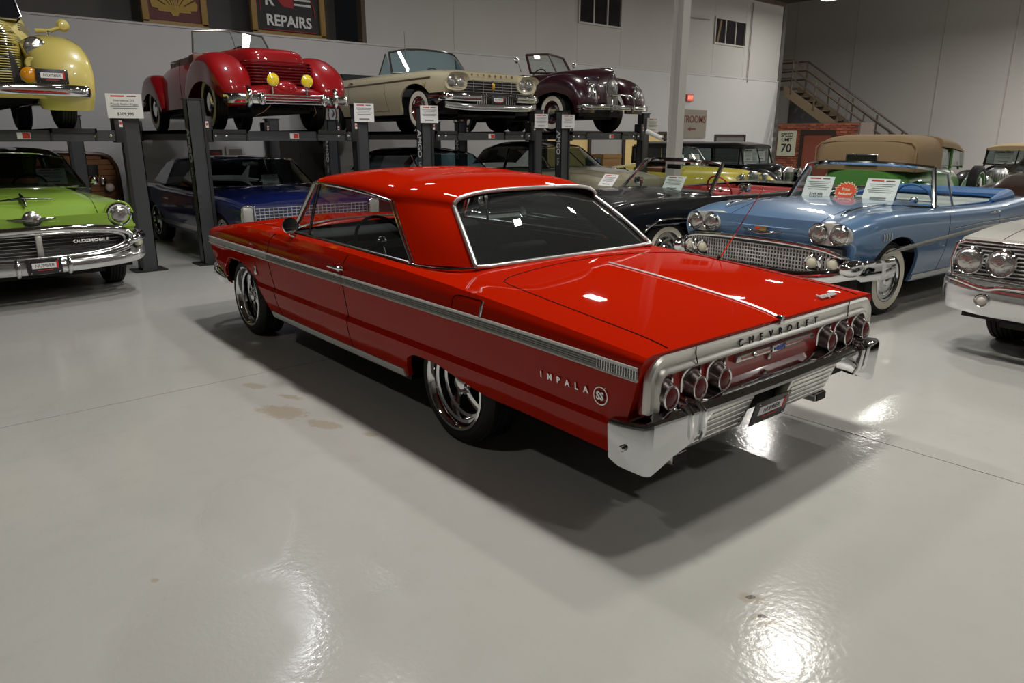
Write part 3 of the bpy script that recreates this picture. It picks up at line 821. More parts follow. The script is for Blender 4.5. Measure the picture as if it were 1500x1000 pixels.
        MB().lathe([(.017, 0), (.017, .028), (.010, .036), (0, .037)] if s > 0 else [(.017, 0), (.017, -.028), (.010, -.036), (0, -.037)], 16, c=(hx - .055, s * (hy + .002), .838)).build('push_button', CHROME, ho)
        # script badges on the flank
        def fl(x, z, o=.004): return (x, s * (B.side(x, z) + o), z)
        for i, ch in enumerate('IMPALA'):
            x = -.770 - i * .056 if s > 0 else -1.05 + i * .056
            text_at('badge_letter', ch, .042, CHROME, (-s, 0, 0), (0, (fl(x, .64)[1] - fl(x, .57)[1]), .07), fl(x, .605), T, depth=.003, bold=.0012)
        ex = -1.135
        eo = MB().lathe([(.041, 0), (.041, .006), (.036, .006), (.036, .0)] if s > 0 else [(.041, 0), (.041, -.006), (.036, -.006), (.036, 0)], 24, c=(ex, s * (B.side(ex, .60) + .001), .600)).build('emblem_ring', CHROME, T)
        text_at('emblem_letters', 'SS', .046, CHROME, (-s, 0, 0), (0, 0, 1), fl(ex, .600, .008), eo, depth=.003, bold=.002)
        # crossed-flag emblem on front fender
        fx_ = 2.62
        f = MB().box(fl(fx_, .625, .005), (.030, .008, .075), (0, .25, 0)).box(fl(fx_, .625, .006), (.030, .008, .075), (0, -.35, 0)).box(fl(fx_, .60, .006), (.05, .008, .022))
        f.build('fender_emblem', CHROME, T, bevel=.003)
    # fuel door on the left rear flank
    fd = [(-.09, .80), (-.10, .855), (-.15, .868), (-.27, .868), (-.325, .862), (-.332, .80)]
    B.seam_side(fd, .0028, 1).build('fuel_door_gap', SEAMM, T)
    MB().tube([(-.335, B.side(-.335, z) + .003, z) for z in (.795, .82, .845, .868)], [.006, .009, .010, .006], 8).build('fuel_door_pull', CHROME, T)
    # deck-lid gaps
    for s in (1, -1):
        B.seam_top([(-1.34, s * .805), (-1.0, s * .80), (-.55, s * .785), (-.28, s * .762), (-.21, s * .72), (-.17, s * .60), (-.13, s * .3), (-.12, 0)], .0032).build('deck_gap', SEAMM, T)
    # central bright spear on the deck lid
    sp = MB(); rows = []
    for i in range(25):
        t = i / 24; x = -.27 - 1.075 * t; z = B.top(x, 0); w = .005 + .003 * t
        rows.append([(x, -w, z - .004), (x, -w, z + .004), (x, 0, z + .010), (x, w, z + .004), (x, w, z - .004)])
    sp.grid(rows, cap0=True, cap1=True); sp.build('deck_spear', MATS['ribbed_aluminium'], T)
    MB().prismX([(-.022, .800), (.022, .800), (.012, .838), (-.012, .838)], -1.378, -1.345).build('deck_spear_end', CHROME, T, bevel=.004)
    # ---- tail panel
    xp = -1.352
    def rr(y, z0, z1, r, n=6):
        """upper rounded rectangle path, open at the bottom: left bottom up over to right bottom"""
        p = [(y, z0)]
        for i in range(n + 1):
            a = i / n * PI / 2; p.append((y - r + r * math.cos(a), z1 - r + r * math.sin(a)))
        return p + [(-q[0], q[1]) for q in p[::-1]]
    tp = MB().prismX([(y, z) for y, z in rr(.93, .56, .80, .06)], xp + .05, xp + .012); tp.build('tail_panel', paint('tail_red', (.36, .012, .010)), T)
    o_, i_ = rr(.945, .575, .806, .10), rr(.872, .575, .722, .045)
    band = MB(); secs = []
    for k, (t, dx) in enumerate(((0, .012), (0, -.010), (.12, -.020), (.55, -.012), (.62, -.006), (.70, -.016), (.88, -.024), (1, -.018), (1, .012))):
        secs.append([(xp + dx, a[0] + (b[0] - a[0]) * t, a[1] + (b[1] - a[1]) * t) for a, b in zip(o_, i_)])
    band.grid(secs); band.build('tail_surround', mat('satin_aluminium', (.72, .71, .67), rough=.38, metal=.85), T)
    for s in (1, -1):
        MB().tube([(xp - .021, s * .66, .812), (xp - .019, s * .655, .775), (xp - .026, s * .648, .735)], .0025, 5).build('panel_gap', SEAMM, T)
    for i, ch in enumerate('CHEVROLET'):
        text_at('tail_letter', ch, .046, BLACK, (0, -1, 0), (0, 0, 1), (xp - .018, .325 - i * .0812, .764), T, depth=.002, bold=.0, sx=1.15)
    # tail lamps: tapered bezel, lens, reversing lamp in the middle of each set
    for s in (1, -1):
        for k, y in enumerate((.835, .645, .469)):
            y *= s
            pts = []
            for i in range(20):
                a = 2 * PI * i / 20; pts.append((xp - .034 - .022 * (1 + math.sin(a)) * .5, y + .050 * math.cos(a), .640 + .062 * math.sin(a)))
            # backward-swept upper hood
            hd = [(xp + .008, y - .060, .615), (xp + .004, y - .060, .685), (xp - .008, y - .030, .722), (xp - .010, y + .030, .722), (xp + .004, y + .060, .685), (xp + .008, y + .060, .615)]
            hp = smoothpath(hd, 5)
            o = MB().tube(hp, .007, 6).build('tail_lamp', CHROME, T)
            con = MB(); n = 24
            outer = [(xp + .010, y + .057 * math.cos(2 * PI * i / n), .652 + .068 * math.sin(2 * PI * i / n)) for i in range(n)]
            inner = [(xp - .045, y + .044 * math.cos(2 * PI * i / n), .632 + .048 * math.sin(2 * PI * i / n)) for i in range(n)]
            con.grid([outer, inner], cv=True); con.build('lamp_housing', mat('lamp_cone', (.36, .30, .30), rough=.25, metal=1), o)
            MB().tube(inner, .0055, 6, closed=True).build('bezel', CHROME, o)
            ln = MB(); c = (xp - .050, y, .632)
            ln.grid([[(xp - .045, p[1], p[2]) for p in inner], [(xp - .053, y + (p[1] - y) * .7, .632 + (p[2] - .632) * .7) for p in inner], [(xp - .057, y + (p[1] - y) * .3, .632 + (p[2] - .632) * .3) for p in inner], [(xp - .058, y, .632)] * n], cv=True)
            ln.build('lens', REDL, o)
    # centre bar, emblem and lock
    cb = MB().prismX([(.34, .670), (.33, .700), (-.33, .700), (-.34, .670)], xp - .012, xp + .014).build('centre_bar', CHROME2, T, bevel=.004)
    MB().prismX([(.30, .680), (.30, .690), (-.30, .690), (-.30, .680)], xp - .014, xp - .010).build('bar_inlay', MATS['paint_tail_red'], cb)
    MB().box((xp - .014, 0, .686), (.014, .115, .034)).build('emblem_plate', CHROME, cb, bevel=.003)
    bt = MB().prismX([(.045, .680), (.045, .692), (.016, .692), (.016, .697), (-.016, .697), (-.016, .692), (-.045, .692), (-.045, .680), (-.016, .680), (-.016, .675), (.016, .675), (.016, .680)], xp - .024, xp - .018)
    bt.build('blue_emblem', mat('blue_enamel', (.01, .03, .35), rough=.2), cb)
    MB().lathe([(.016, 0), (.016, -.012), (.008, -.016), (0, -.016)], 16, axis='x', c=(xp + .012, .04, .640)).build('trunk_lock', CHROME2, T)
    MB().sphere((xp - .018, .205, .688), .012, 10, 8).build('latch_knob', CHROME2, cb)
    # deck badge
    text_at('deck_badge', 'Impala', .050, ALU, (0, -1, 0), (1, 0, .35), (-1.295, -.56, B.top(-1.295, .56) + .010), T, depth=.004, sx=1.25, bold=.002)
    # ---- rear bumper (lofted round the tail)
    def bump_sec(y):
        """section of the bumper at |y|: list of (outset from axis path, z)"""
    path = [(-1.205, .992), (-1.27, 1.0), (-1.345, 1.0), (-1.398, .992), (-1.422, .968), (-1.432, .92), (-1.440, .85), (-1.447, .74), (-1.455, .60), (-1.460, .40), (-1.464, .20), (-1.465, 0)]
    full = path + [(x, -y) for x, y in path[::-1][1:]]
    nrm = []
    for i in range(len(full)):
        a = full[max(i - 1, 0)]; b_ = full[min(i + 1, len(full) - 1)]
        tx, ty = b_[0] - a[0], b_[1] - a[1]; l = math.hypot(tx, ty); nrm.append((-ty / l, tx / l))
    def nx(i): 
        a, b_ = nrm[i]
        # outward = away from the car centre
        return (a, b_) if a * (full[i][0] + .6) + b_ * full[i][1] > 0 else (-a, -b_)
    def secs_for(idx):
        rows = []
        for i in idx:
            x, y = full[i]; ox, oy = nx(i); ay = abs(y)
            low = (.325 if x < -1.25 else .34) if x > -1.395 else np.interp(ay, [0, .62, .66, .74, .88, .94, .97], [.533, .530, .44, .415, .375, .335, .322])
            top = np.interp(x, [-1.46, -1.43, -1.41, -1.205], [.570, .568, .555, .530]) if ay < .97 else np.interp(x, [-1.40, -1.205], [.552, .524])
            dep = np.interp(ay, [.62, .9, .985], [.15, .12, .03])
            if ay > .965: dep = .02
            up_ = .030 if ay < .9 else .004; row = [(-dep, top + up_), (-dep * .5, top + up_ * .6), (-.012, top), (0, top - .010), (.004, top - .022), (.0, top * .5 + low * .5 - .003), (-.006, low + .012), (-.016, low + .004), (-.03, low), (-dep, low - (.03 if ay < .62 else -.004))]
            rows.append([(x + ox * d, y + oy * d, z) for d, z in row])
        return rows
    n = len(full)
    MB().grid(secs_for(range(n)), cv=True, cap0=True, cap1=True).build('rear_bumper', mat('bumper_chrome', (.62, .635, .65), rough=.07, metal=1), T, smooth=24)
    bp = [o for o in T.children if o.name.startswith('rear_bumper')][0]
    for s in (1, -1):
        # upright over-rider ribs between corner pod and centre bar
        for y in (.70, .775):
            x = np.interp(y, [.6, .74, .86], [-1.450, -1.440, -1.425])
            MB().tube([(x + .10, s * y, .588), (x + .01, s * y, .586), (x - .014, s * (y - .004), .56), (x - .010, s * (y - .02), .46), (x + .01, s * (y - .03), .42)], [.012, .014, .014, .012, .008], 8).build('bumper_rib', CHROME, bp)
        MB().lathe([(.014, 0), (.014, .012), (.009, .018), (0, .018)] if s > 0 else [(.014, 0), (.014, -.012), (.009, -.018), (0, -.018)], 16, c=(-1.30, s * 1.002, .43)).build('bumper_bolt', CHROME2, bp)
    # dark cleft between body and bumper
    mesh_box(T, 'bumper_filler', -1.275, -1.18, -.93, .93, .36, .60, BLACK)
    # ribbed roll pan below the bumper
    for s in (1, -1):
        y0, y1 = (.165, .62)
        o = MB().prismY([(-1.375, .50), (-1.28, .50), (-1.28, .312), (-1.305, .312)], s * y0, s * y1).build('roll_pan', mat('pan_aluminium', (.70, .69, .64), rough=.3, metal=1), T, bevel=.004)
        for k in range(5):
            t = .2 + k * .17; p = lerp((-1.376, .50), (-1.307, .318), t)
            MB().box((p[0], s * (y0 + y1) / 2, p[1]), (.010, y1 - y0 - .04, .010)).build('pan_rib', CHROME, o, bevel=.003)
    plate(T, -1.352, -.01, .372, .31, .130, nose=-1, tilt=R(-14))
    for s in (1, -1):
        o = MB().box((-1.19, s * .62, .275), (.22, .11, .052)).build('exhaust_tip', CHROME2, T, bevel=.012)
        MB().box((-1.299, s * .62, .275), (.008, .092, .038)).build('exhaust_opening', BLACK, o)
    # ---- mirror, aerial
    m = MB().lathe([(0, .045), (.030, .040), (.052, .020), (.060, -.006), (.056, -.010)], 24, axis='x', c=(1.93, .955, 1.035)).build('side_mirror', CHROME, T)
    MB().lathe([(.055, -.008), (.03, -.006), (0, -.006)], 24, axis='x', c=(1.93, .955, 1.035)).build('mirror_glass', mat('mirror', (.75, .78, .78), rough=.02, metal=1), m)
    MB().tube([(1.96, .95, 1.0), (1.98, .93, .965), (1.97, .905, .945)], [.012, .012, .02], 8).build('mirror_stalk', CHROME, m)
    an = MB().tube([(-.45, -.82, B.top(-.45, .82)), (-.72, -.80, 1.345)], [.0045, .0025], 6).sphere((-.722, -.80, 1.348), .006, 8, 6).build('aerial', CHROME, T)
    MB().lathe([(.018, -.01), (.016, .012), (.008, .022), (0, .024)], 14, axis='z', c=(-.45, -.82, B.top(-.45, .82))).build('aerial_base', CHROME, an)
    # ---- nose (faces away from the camera)
    fb = MB(); rows = []
    for x, y, z0, z1 in ((3.38, .955, .40, .47), (3.55, .955, .38, .52), (3.72, .945, .36, .54), (3.83, .90, .36, .54), (3.90, .80, .37, .53), (3.95, .5, .38, .53), (3.97, 0, .38, .53)):
        rows.append([(x - .02, y - .02, z1), (x, y, z1 - .01), (x + .01, y + .005, (z0 + z1) / 2), (x - .01, y - .01, z0 + .02), (x - .03, y - .03, z0)])
    rows = rows + [[(p[0], -p[1], p[2]) for p in r] for r in rows[::-1][1:]]
    fb.grid(rows); fb.build('front_bumper', CHROME, T, smooth=50)
    g = MB().b2(3.76, 3.80, -.85, .85, .57, .80).build('grille', BLACK, T)
    for k in range(5): mesh_box(g, 'grille_bar', 3.80, 3.815, -.84, .84, .60 + .04 * k, .608 + .04 * k, CHROME)
    for s in (-1, 1):
        for y in (.58, .77): headlamp(T, 3.815, s * y, .69, .08)
    for s in (1, -1):
        MB().tube([(3.84, s * .90, .765), (3.85, s * .80, .80), (3.85, s * .4, .835), (3.85, 0, .845)], .012, 8).build('hood_edge_trim', CHROME, T)
        B.seam_top([(2.42, s * .78), (3.0, s * .74), (3.78, s * .68)], .003).build('hood_gap', SEAMM, T)
    return T
build_impala()
# ------------------------------------------------------------------ generic pieces for the other cars (local frame: rear axle x=0, nose +x, left +y)
def car(name, label, front_axle, heading, wb, z=0.0):
    h = R(heading)
    return thing(name, label, 'car', (front_axle[0] - wb * math.cos(h), front_axle[1] - wb * math.sin(h), z), h)
def gen_lines(xr, xf, hw, sill, waist, belt, center, crown=.88, hwx=None, rnose=.10, rtail=.10, bel=.02, shoulder=.12, mid=.6):
    """waist/belt/center: [(x, z)]; hwx: [(x, half-width factor)]"""
    fw = pch(waist); fb = pch(belt); fc = pch(center); fh = pch(hwx or [(xr, .93), (xr + .5, 1), (xf - .7, 1), (xf, .95)])
    fs = pch(sill) if isinstance(sill, list) else (lambda x: np.array([[sill]]))
    v = lambda f, x: float(f(x)[0, 0])
    xs = np.linspace(xr, xf, 15)
    spec = [(.90, lambda x: v(fs, x), rnose * 1.3, rtail * 1.3), (.965, lambda x: v(fs, x) * .45 + v(fw, x) * .55, rnose * .8, rtail * .8), (1.0, lambda x: v(fw, x), rnose * .45, rtail * .45),
            (.992, lambda x: v(fb, x) - shoulder, rnose * .15, rtail * .15), (.955, lambda x: v(fb, x) - bel - .02, 0, 0), (crown, lambda x: v(fb, x), 0, 0),
            (crown - .13, lambda x: v(fb, x) * .9 + v(fc, x) * .1 - .006, rnose * .05, 0), (.55, lambda x: v(fb, x) * (1 - mid) + v(fc, x) * mid, rnose * .1, 0),
            (.28, lambda x: v(fb, x) * .1 + v(fc, x) * .9, 0, 0), (0., lambda x: v(fc, x), 0, 0)]
    out = []
    for k, zf, rn, rt_ in spec:
        l = []
        for x in xs:
            x2 = x
            if x == xs[0]: x2 = x + rt_
            if x == xs[-1]: x2 = x - rn
            l.append((x2, hw * k * v(fh, x), zf(x)))
        # keep x increasing
        l2 = [l[0]] + [p for p in l[1:-1] if l[0][0] + .02 < p[0] < l[-1][0] - .02] + [l[-1]]
        out.append(l2)
    return out
def under(T, xr, xf, hw, z0, z1, axles, gap=.48):
    b = MB(); b.b2(xr + .12, xf - .12, -hw * .62, hw * .62, z0, z1)
    xs = [xr + .12] + [q for a in axles for q in (a - gap, a + gap)] + [xf - .12]
    for i in range(0, len(xs), 2): b.b2(xs[i], xs[i + 1], -hw * .9, hw * .9, z0 + .04, z1)
    b.build('underbody', BLACK, T)
def wheels(T, wb, hw, r, w, rim_r, style, ww=0, inset=.04, **k):
    for x in (0, wb):
        for s in (1, -1): wheel(T, x, s * (hw - inset), r=r, w=w, rim_r=rim_r, style=style, ww=ww, **k)
def windshield(T, base, top, bulge_b, bulge_t, m=None, fr=.016, frm=None, n=16, p=2.4, crown=(.015, .04), bw=None, centre=False, name='windshield'):
    """base/top: (x, y, z) of the left lower / upper corners"""
    rows = []
    for i in range(9):
        t = i / 8; e = lerp(base, top, t); row = []
        for j in range(n + 1):
            q = -1 + 2 * j / n; c = 1 - abs(q) ** p
            row.append((e[0] + c * (bulge_b * (1 - t) + bulge_t * t), e[1] * q, e[2] + c * (crown[0] * (1 - t) + crown[1] * t)))
        rows.append(row)
    g = MB().grid(rows).build(name, m or GLASS, T, smooth=60)
    fm = frm or CHROME
    MB().tube(rows[-1], fr, 8).build('header_frame', fm, g)
    MB().tube(rows[0], fr * .8, 8).build('base_frame', fm, g)
    for k in (0, n): MB().tube([r_[k] for r_ in rows], fr * 1.1, 8).build('pillar', fm, g)
    if centre: MB().tube([r_[n // 2] for r_ in rows], fr * .8, 8).build('centre_bar', fm, g)
    return g, rows
def cockpit(T, x0, x1, hw, z0, zb, m, seatm=None, seats=((.55,), ), sw=True, swx=.45, dashm=None):
    """interior tub from x0 (rear) to x1 (dash), belt height zb"""
    b = MB(); b.b2(x0, x1, -hw, hw, z0, z0 + .03); b.b2(x0 - .02, x0, -hw, hw, z0, zb - .04)
    for s in (-1, 1): b.b2(x0, x1, s * hw, s * (hw - .03), z0, zb - .01)
    b.build('interior_tub', m, T)
    sm = seatm or m
    for sx in seats[0]:
        bench(T, x0 + sx, -hw + .08, hw - .08, z0 + .12, sm, depth=.5, h=max(.38, zb - z0 - .12))
    MB().prismY([(x1 + .02, zb + .02), (x1 - .22, zb + .015), (x1 - .26, zb - .06), (x1 - .24, zb - .2), (x1 + .02, zb - .2)], -hw, hw).build('dashboard', dashm or m, T, bevel=.02)
    if sw: steering(T, x1 - swx, hw * .5, zb + .02, r=.2, tilt=.45, m=dashm or VINYL)
def bar(T, pts, r, name, m=None, n=8, flat=1., sym=False, par=None):
    """tube along points; sym mirrors the half path into one bar across the car"""
    P = list(pts)
    if sym: P = P + [(p[0], -p[1], p[2]) for p in P[::-1] if abs(p[1]) > 1e-6]
    return MB().tube(P, r, n, flat=flat).build(name, m or CHROME, par or T, smooth=50)
def ribbon(T, path, sec, name, m=None, par=None, sym=True):
    """sweep section [(outset, dz)] along plan path [(x, y, z)], mirrored; section may be callable of index t"""
    P = list(path)
    if sym: P = P + [(p[0], -p[1], p[2]) for p in P[::-1] if abs(p[1]) > 1e-6]
    rows = []
    for i, p in enumerate(P):
        a = P[max(i - 1, 0)]; b_ = P[min(i + 1, len(P) - 1)]; tx, ty = b_[0] - a[0], b_[1] - a[1]; l = math.hypot(tx, ty) + 1e-9
        ox, oy = -ty / l, tx / l
        s_ = sec(i / (len(P) - 1)) if callable(sec) else sec
        if ox < 0 or (abs(ox) < .2 and oy * p[1] < 0): ox, oy = -ox, -oy
        rows.append([(p[0] + ox * d, p[1] + oy * d, p[2] + z) for d, z in s_])
    return MB().grid(rows, cv=True, cap0=True, cap1=True).build(name, m or CHROME, par or T, smooth=40)
def round_sec(w, h, k=10, p=2.6):
    out = []
    for i in range(k):
        a = 2 * PI * i / k; c, s = math.cos(a), math.sin(a)
        out.append((w / 2 * math.copysign(abs(c) ** (2 / p), c), h / 2 * math.copysign(abs(s) ** (2 / p), s)))
    return out
def roof_shell(T, pts_drip, zc, m, name='roof', n=10, pw=.8):
    """closed roof: pts_drip [(x, y, z)] front to rear; zc [(x, z)] crown heights"""
    f = pch(zc); rows = []
    for x, y, z in pts_drip:
        row = []
        for j in range(2 * n + 1):
            a = PI * j / (2 * n); c = math.cos(a); s = math.sin(a)
            row.append((x, y * math.copysign(abs(c) ** pw, c), z + (float(f(x)[0, 0]) - z) * s ** .85))
        rows.append(row)
    return MB().grid(rows).build(name, m, T, smooth=50)
def quarter_light(T, poly, s, m, name='side_glass'):
    return MB().add([(x, s * y, z) for x, y, z in poly], [tuple(range(len(poly)))]).build(name, m, T, smooth=0)
def paper_sign(label, loc, rz, w=.30, h=.22, lean=0., lines=('', ), price='', group=None, bold_top=None, dz=0):
    """printed price sheet; faces local -y before rotation; leans back by `lean`"""
    t = thing('price_sign', label, 'sign', loc, rz, group)
    def put(o): o.rotation_euler = (-lean, 0, 0); return o
    p = put(MB().box((0, 0, h / 2), (w, .004, h)).build('sheet', PAPER, t))
    y = -.0032
    if bold_top: text_at('heading', bold_top, h * .12, INKRED, (1, 0, 0), (0, 0, 1), (0, y, h * .88), p, depth=.0004, bold=.0006)
    MB().box((-w * .17, y, h * .90), (w * .38, .0012, h * .055)).build('heading_line', INKRED, p, smooth=0); MB().box((w * .22, y, h * .90), (w * .26, .0012, h * .045)).build('heading_line', mat('heading_ink', (.16, .05, .05), rough=.7), p, smooth=0)
    for i, s_ in enumerate(lines):
        if s_: text_at('text_line', s_, h * .125, INK, (1, 0, 0), (0, 0, 1), (0, y, h * (.72 - .15 * i)), p, depth=.0004, sx=.9)
    if not price: MB().box((0, y, h * .16), (w * .5, .0012, h * .07)).build('price_line', INKGREY, p, smooth=0)
    for i in range(3 if lines[0] else 0, 5):
        MB().box((0, y, h * (.75 - .085 * i)), (w * (.80 - .12 * (i % 3)), .0012, h * .028)).build('text_line', INKGREY, p, smooth=0)
    if price: text_at('price', price, h * .17, INK, (1, 0, 0), (0, 0, 1), (0, y, h * .17), p, depth=.0004, bold=.0008)
    return t
def starburst(label, loc, rz, r=.13, lean=0., txt=('Price', 'Reduced')):
    t = thing('starburst_sign', label, 'sign', loc, rz)
    n = 20; poly = [((r if i % 2 == 0 else r * .80) * math.cos(2 * PI * i / (2 * n)) * 1.25, (r if i % 2 == 0 else r * .80) * math.sin(2 * PI * i / (2 * n)) + r) for i in range(2 * n)]
    p = MB().prismY(poly, -.002, .002).build('card', mat('starburst_red', (.75, .07, .01), rough=.5), t, smooth=0); p.rotation_euler = (-lean, 0, 0)
    MB().prismY([((x - 0) * 1.10, (z - r) * 1.12 + r) for x, z in poly], .002, .005).build('card_border', mat('cream_print', (.9, .8, .6), rough=.5), p, smooth=0)
    for i, s_ in enumerate(txt):
        text_at('lettering', s_, r * .42, mat('cream_print', (.9, .8, .6), rough=.5), (1, 0, 0), (0, 0, 1), (0, -.003, r * (1.2 - .5 * i)), p, depth=.0004, bold=.001)
    return t
# ------------------------------------------------------------------ pale blue convertible
def build_blue():
    P = paint('pale_blue', (.10, .20, .355), metal=.25, rough=.35); wb = 2.985
    T = car('convertible', 'pale blue convertible with green-tinted windshield and twin headlamps behind the red coupe', (7.24, 3.72), 175.5, wb)
    xr, xf = -1.46, 3.72
    Ls = gen_lines(xr, xf, .985, [(xr, .36), (-.6, .32), (.5, .26), (2.4, .26), (3.4, .36), (xf, .46)], [(xr, .62), (0, .60), (2, .58), (xf, .70)],
        [(xr, .83), (-.8, .93), (0, .96), (.8, .93), (2.0, .95), (3.0, .975), (xf - .25, .955), (xf, .905)], [(xr, .78), (-.6, .95), (0, .97), (1.7, 1.0), (2.3, 1.02), (3.2, .975), (xf - .3, .90), (xf, .80)], crown=.86,
        hwx=[(xr, .92), (xr + .6, 1), (2.0, 1.0), (xf - .5, 1.0), (xf, .965)], rnose=.07, mid=.75, shoulder=.14)
    B = Body(Ls, arches=[(0, .44, arch_round(.30, .32, 2.4)), (wb, .47, arch_round(.28, .47, 2.2))], dense=(.15, 1.98))
    hole = lambda c: 0.16 < c[0] < 1.97 and abs(c[1]) < .73 and c[2] > .85
    B.mb(hole=hole).build('body', P, T, smooth=32)
    under(T, xr, xf, .985, .22, .55, (0, wb))
    wheels(T, wb, .985, .345, .20, .20, 'cap', ww=.075, inset=.06)
    BI = mat('blue_vinyl', (.03, .12, .30), rough=.45)
    cockpit(T, .16, 1.98, .75, .34, .95, BI, seatm=mat('blue_cream_vinyl', (.35, .40, .38), rough=.5), seats=((.05, .75),), dashm=BI)
    MB().tube([(.02, -.72, .97), (.02, .72, .97)], [.09, .09], 10).build('folded_top', BI, T)
    for s in (1, -1): MB().tube([(.02, s * .72, .97), (.3, s * .76, .96), (.62, s * .79, .955)], [.09, .06, .02], 10).build('top_boot', BI, T)
    g, rows = windshield(T, (2.06, .83, .955), (1.90, .70, 1.335), .44, .26, m=GLASSG, fr=.023, p=3.0, crown=(.015, .045))
    for s in (1, -1):
        v = quarter_light(T, [(2.06, .84, .955), (1.69, .85, .955), (1.73, .76, 1.28), (1.90, .71, 1.33)], s, GLASSG, 'vent_glass')
        MB().tube([(1.695, s * .85, .955), (1.73, s * .765, 1.285), (1.89, s * .715, 1.33)], .012, 8).build('vent_frame', CHROME, v)
    # twin headlamp pods
    for s in (1, -1):
        pod = []
        for i in range(28):
            a = 2 * PI * i / 28; c, q = math.cos(a), math.sin(a)
            y = .705 + (.215 * abs(c) ** .75 * math.copysign(1, c)); z = .800 + .105 * abs(q) ** .8 * math.copysign(1, q)
            if c > .5: y += .02 * (c - .5)
            pod.append((y, z))
        b = MB(); b.grid([[(xf - .30, s * y, z) for y, z in pod], [(xf - .045, s * y, z) for y, z in pod], [(xf - .025, s * (.705 + (y - .705) * .93), .80 + (z - .80) * .93) for y, z in pod], [(xf - .035, s * (.705 + (y - .705) * .3), .80 + (z - .80) * .3) for y, z in pod], [(xf - .035, s * .705, .80)] * 28], cv=True)
        o = b.build('lamp_pod', mat('pod_silver', (.62, .62, .58), rough=.3, metal=.6), T, smooth=40); o.location = (.035, 0, 0)
        for k, y in enumerate((.605, .805)): headlamp(T, xf + .015, s * y, .800, .082, ring=.014)
        # hood-top spear ornament
        bar(T, [(2.55, s * .60, B.top(2.55, .60) + .012), (3.0, s * .62, B.top(3.0, .62) + .016), (3.36, s * .64, B.top(3.36, .64) + .03), (3.46, s * .645, B.top(3.46, .645) + .018)], [.004, .009, .014, .006], 'hood_spear')
        # flank spear and hash marks
        B.strip(-1.2, 3.2, lambda x: float(np.interp(x, [-1.2, 1.2, 2.6, 3.30], [.70, .715, .655, .612])) - .017 * float(np.interp(x, [2.9, 3.3], [1, .1])), lambda x: float(np.interp(x, [-1.2, 1.2, 2.6, 3.30], [.70, .715, .655, .612])) + .022 * float(np.interp(x, [2.9, 3.3], [1, .1])), off=.012, side=s, n=40).build('side_moulding', CHROME2, T)
        B.strip(-1.1, 2.0, lambda x: float(np.interp(x, [-1.1, 1.2, 2.0], [.76, .765, .745])), lambda x: float(np.interp(x, [-1.1, 1.2, 2.0], [.775, .78, .755])), off=.010, side=s, n=30).build('upper_moulding', CHROME, T)
        for k in range(4):
            x = 3.16 + k * .042
            B.strip(x, x + .018, .735, .80, off=.010, side=s, n=2).build('hash_mark', CHROME, T)
        B.seam_side([(2.02, .30), (2.03, .55), (1.99, .80), (1.95, .94)], .003, s).build('door_gap', SEAMM, T); B.seam_side([(.80, .30), (.80, .6), (.78, .93)], .003, s).build('door_gap', SEAMM, T)
        B.strip(.5, 2.5, .275, .33, off=.008, side=s).build('rocker_moulding', CHROME2, T)
        bar(T, [(1.05, s * (B.side(1.05, .86) + .005), .86), (.98, s * (B.side(.98, .86) + .03), .865), (.86, s * (B.side(.86, .86) + .03), .865), (.80, s * (B.side(.8, .86) + .005), .86)], .012, 'door_handle')
    B.seam_top([(xf - .07, .50), (3.2, .52), (2.6, .60), (2.25, .66)], .003).build('hood_gap', SEAMM, T); B.seam_top([(xf - .07, -.50), (3.2, -.52), (2.6, -.60), (2.25, -.66)], .003).build('hood_gap', SEAMM, T)
    # hood emblem: wide V with crest
    for s in (1, -1): bar(T, [(xf + .02, 0, .742), (xf + .015, s * .14, .765), (xf - .02, s * .245, .785)], [.013, .011, .003], 'hood_vee')
    MB().box((xf + .02, 0, .79), (.02, .13, .045)).build('hood_crest', mat('crest_gold', (.55, .40, .15), rough=.25, metal=.8), T, bevel=.006)
    MB().box((xf + .028, -.03, .79), (.01, .05, .030)).build('crest_enamel', INKRED, T, bevel=.004)
    # upper grille bar, egg-crate grille, lamps, bumper
    up = [(xf - .02, .93, .585), (xf + .06, .86, .625), (xf + .10, .70, .675), (xf + .13, .35, .70), (xf + .135, 0, .705)]
    ribbon(T, smoothpath(up, 4), round_sec(.05, .045), 'grille_top_bar')
    gb = mesh_box(T, 'grille', xf - .12, xf + .03, -.86, .86, .42, .68, mat('grille_dark', (.02, .02, .02), rough=.5))
    gx = xf + .075
    for k in range(6):
        z = .645 - k * .036
        b = MB().tube([(xf + .01, -.80, z - .02), (gx + .01, -.6, z), (gx + .04, 0, z + .006), (gx + .01, .6, z), (xf + .01, .80, z - .02)], .006, 5); b.build('grille_bar', ALU, gb)
    for k in range(49):
        y = -.78 + k * .0325; xo = gx + .035 * (1 - (y / .8) ** 2)
        MB().box((xo, y, .555), (.012, .012, .20)).build('grille_upright', ALU, gb)
    for s in (1, -1):
        for y in (.62, .80):
            l = headlamp(T, xf + .10 - (.03 if y > .7 else 0), s * y, .545, .052, ring=.022, lensmat=mat('parking_lens', (.55, .52, .40), rough=.3), name='parking_lamp')
        bar(T, [(xf + .10, s * .71, .63), (xf + .13, s * .71, .58), (xf + .10, s * .71, .50)], [.01, .028, .02], 'lamp_divider')
    path = [(xf - .62, .99, .47), (xf - .40, 1.01, .48), (xf - .15, .99, .49), (xf + .02, .93, .48), (xf + .12, .78, .44), (xf + .17, .5, .40), (xf + .18, 0, .39)]
    ribbon(T, smoothpath(path, 4), lambda t: round_sec(.06 + .03 * (t < .2 or t > .8), .13 + .06 * (abs(t - .5) > .3)), 'front_bumper')
    for s in (1, -1): MB().sphere((xf + .0, s * .95, .53), (.16, .085, .085), 16, 10).build('bumper_bullet', CHROME, T)
    return T
build_blue()
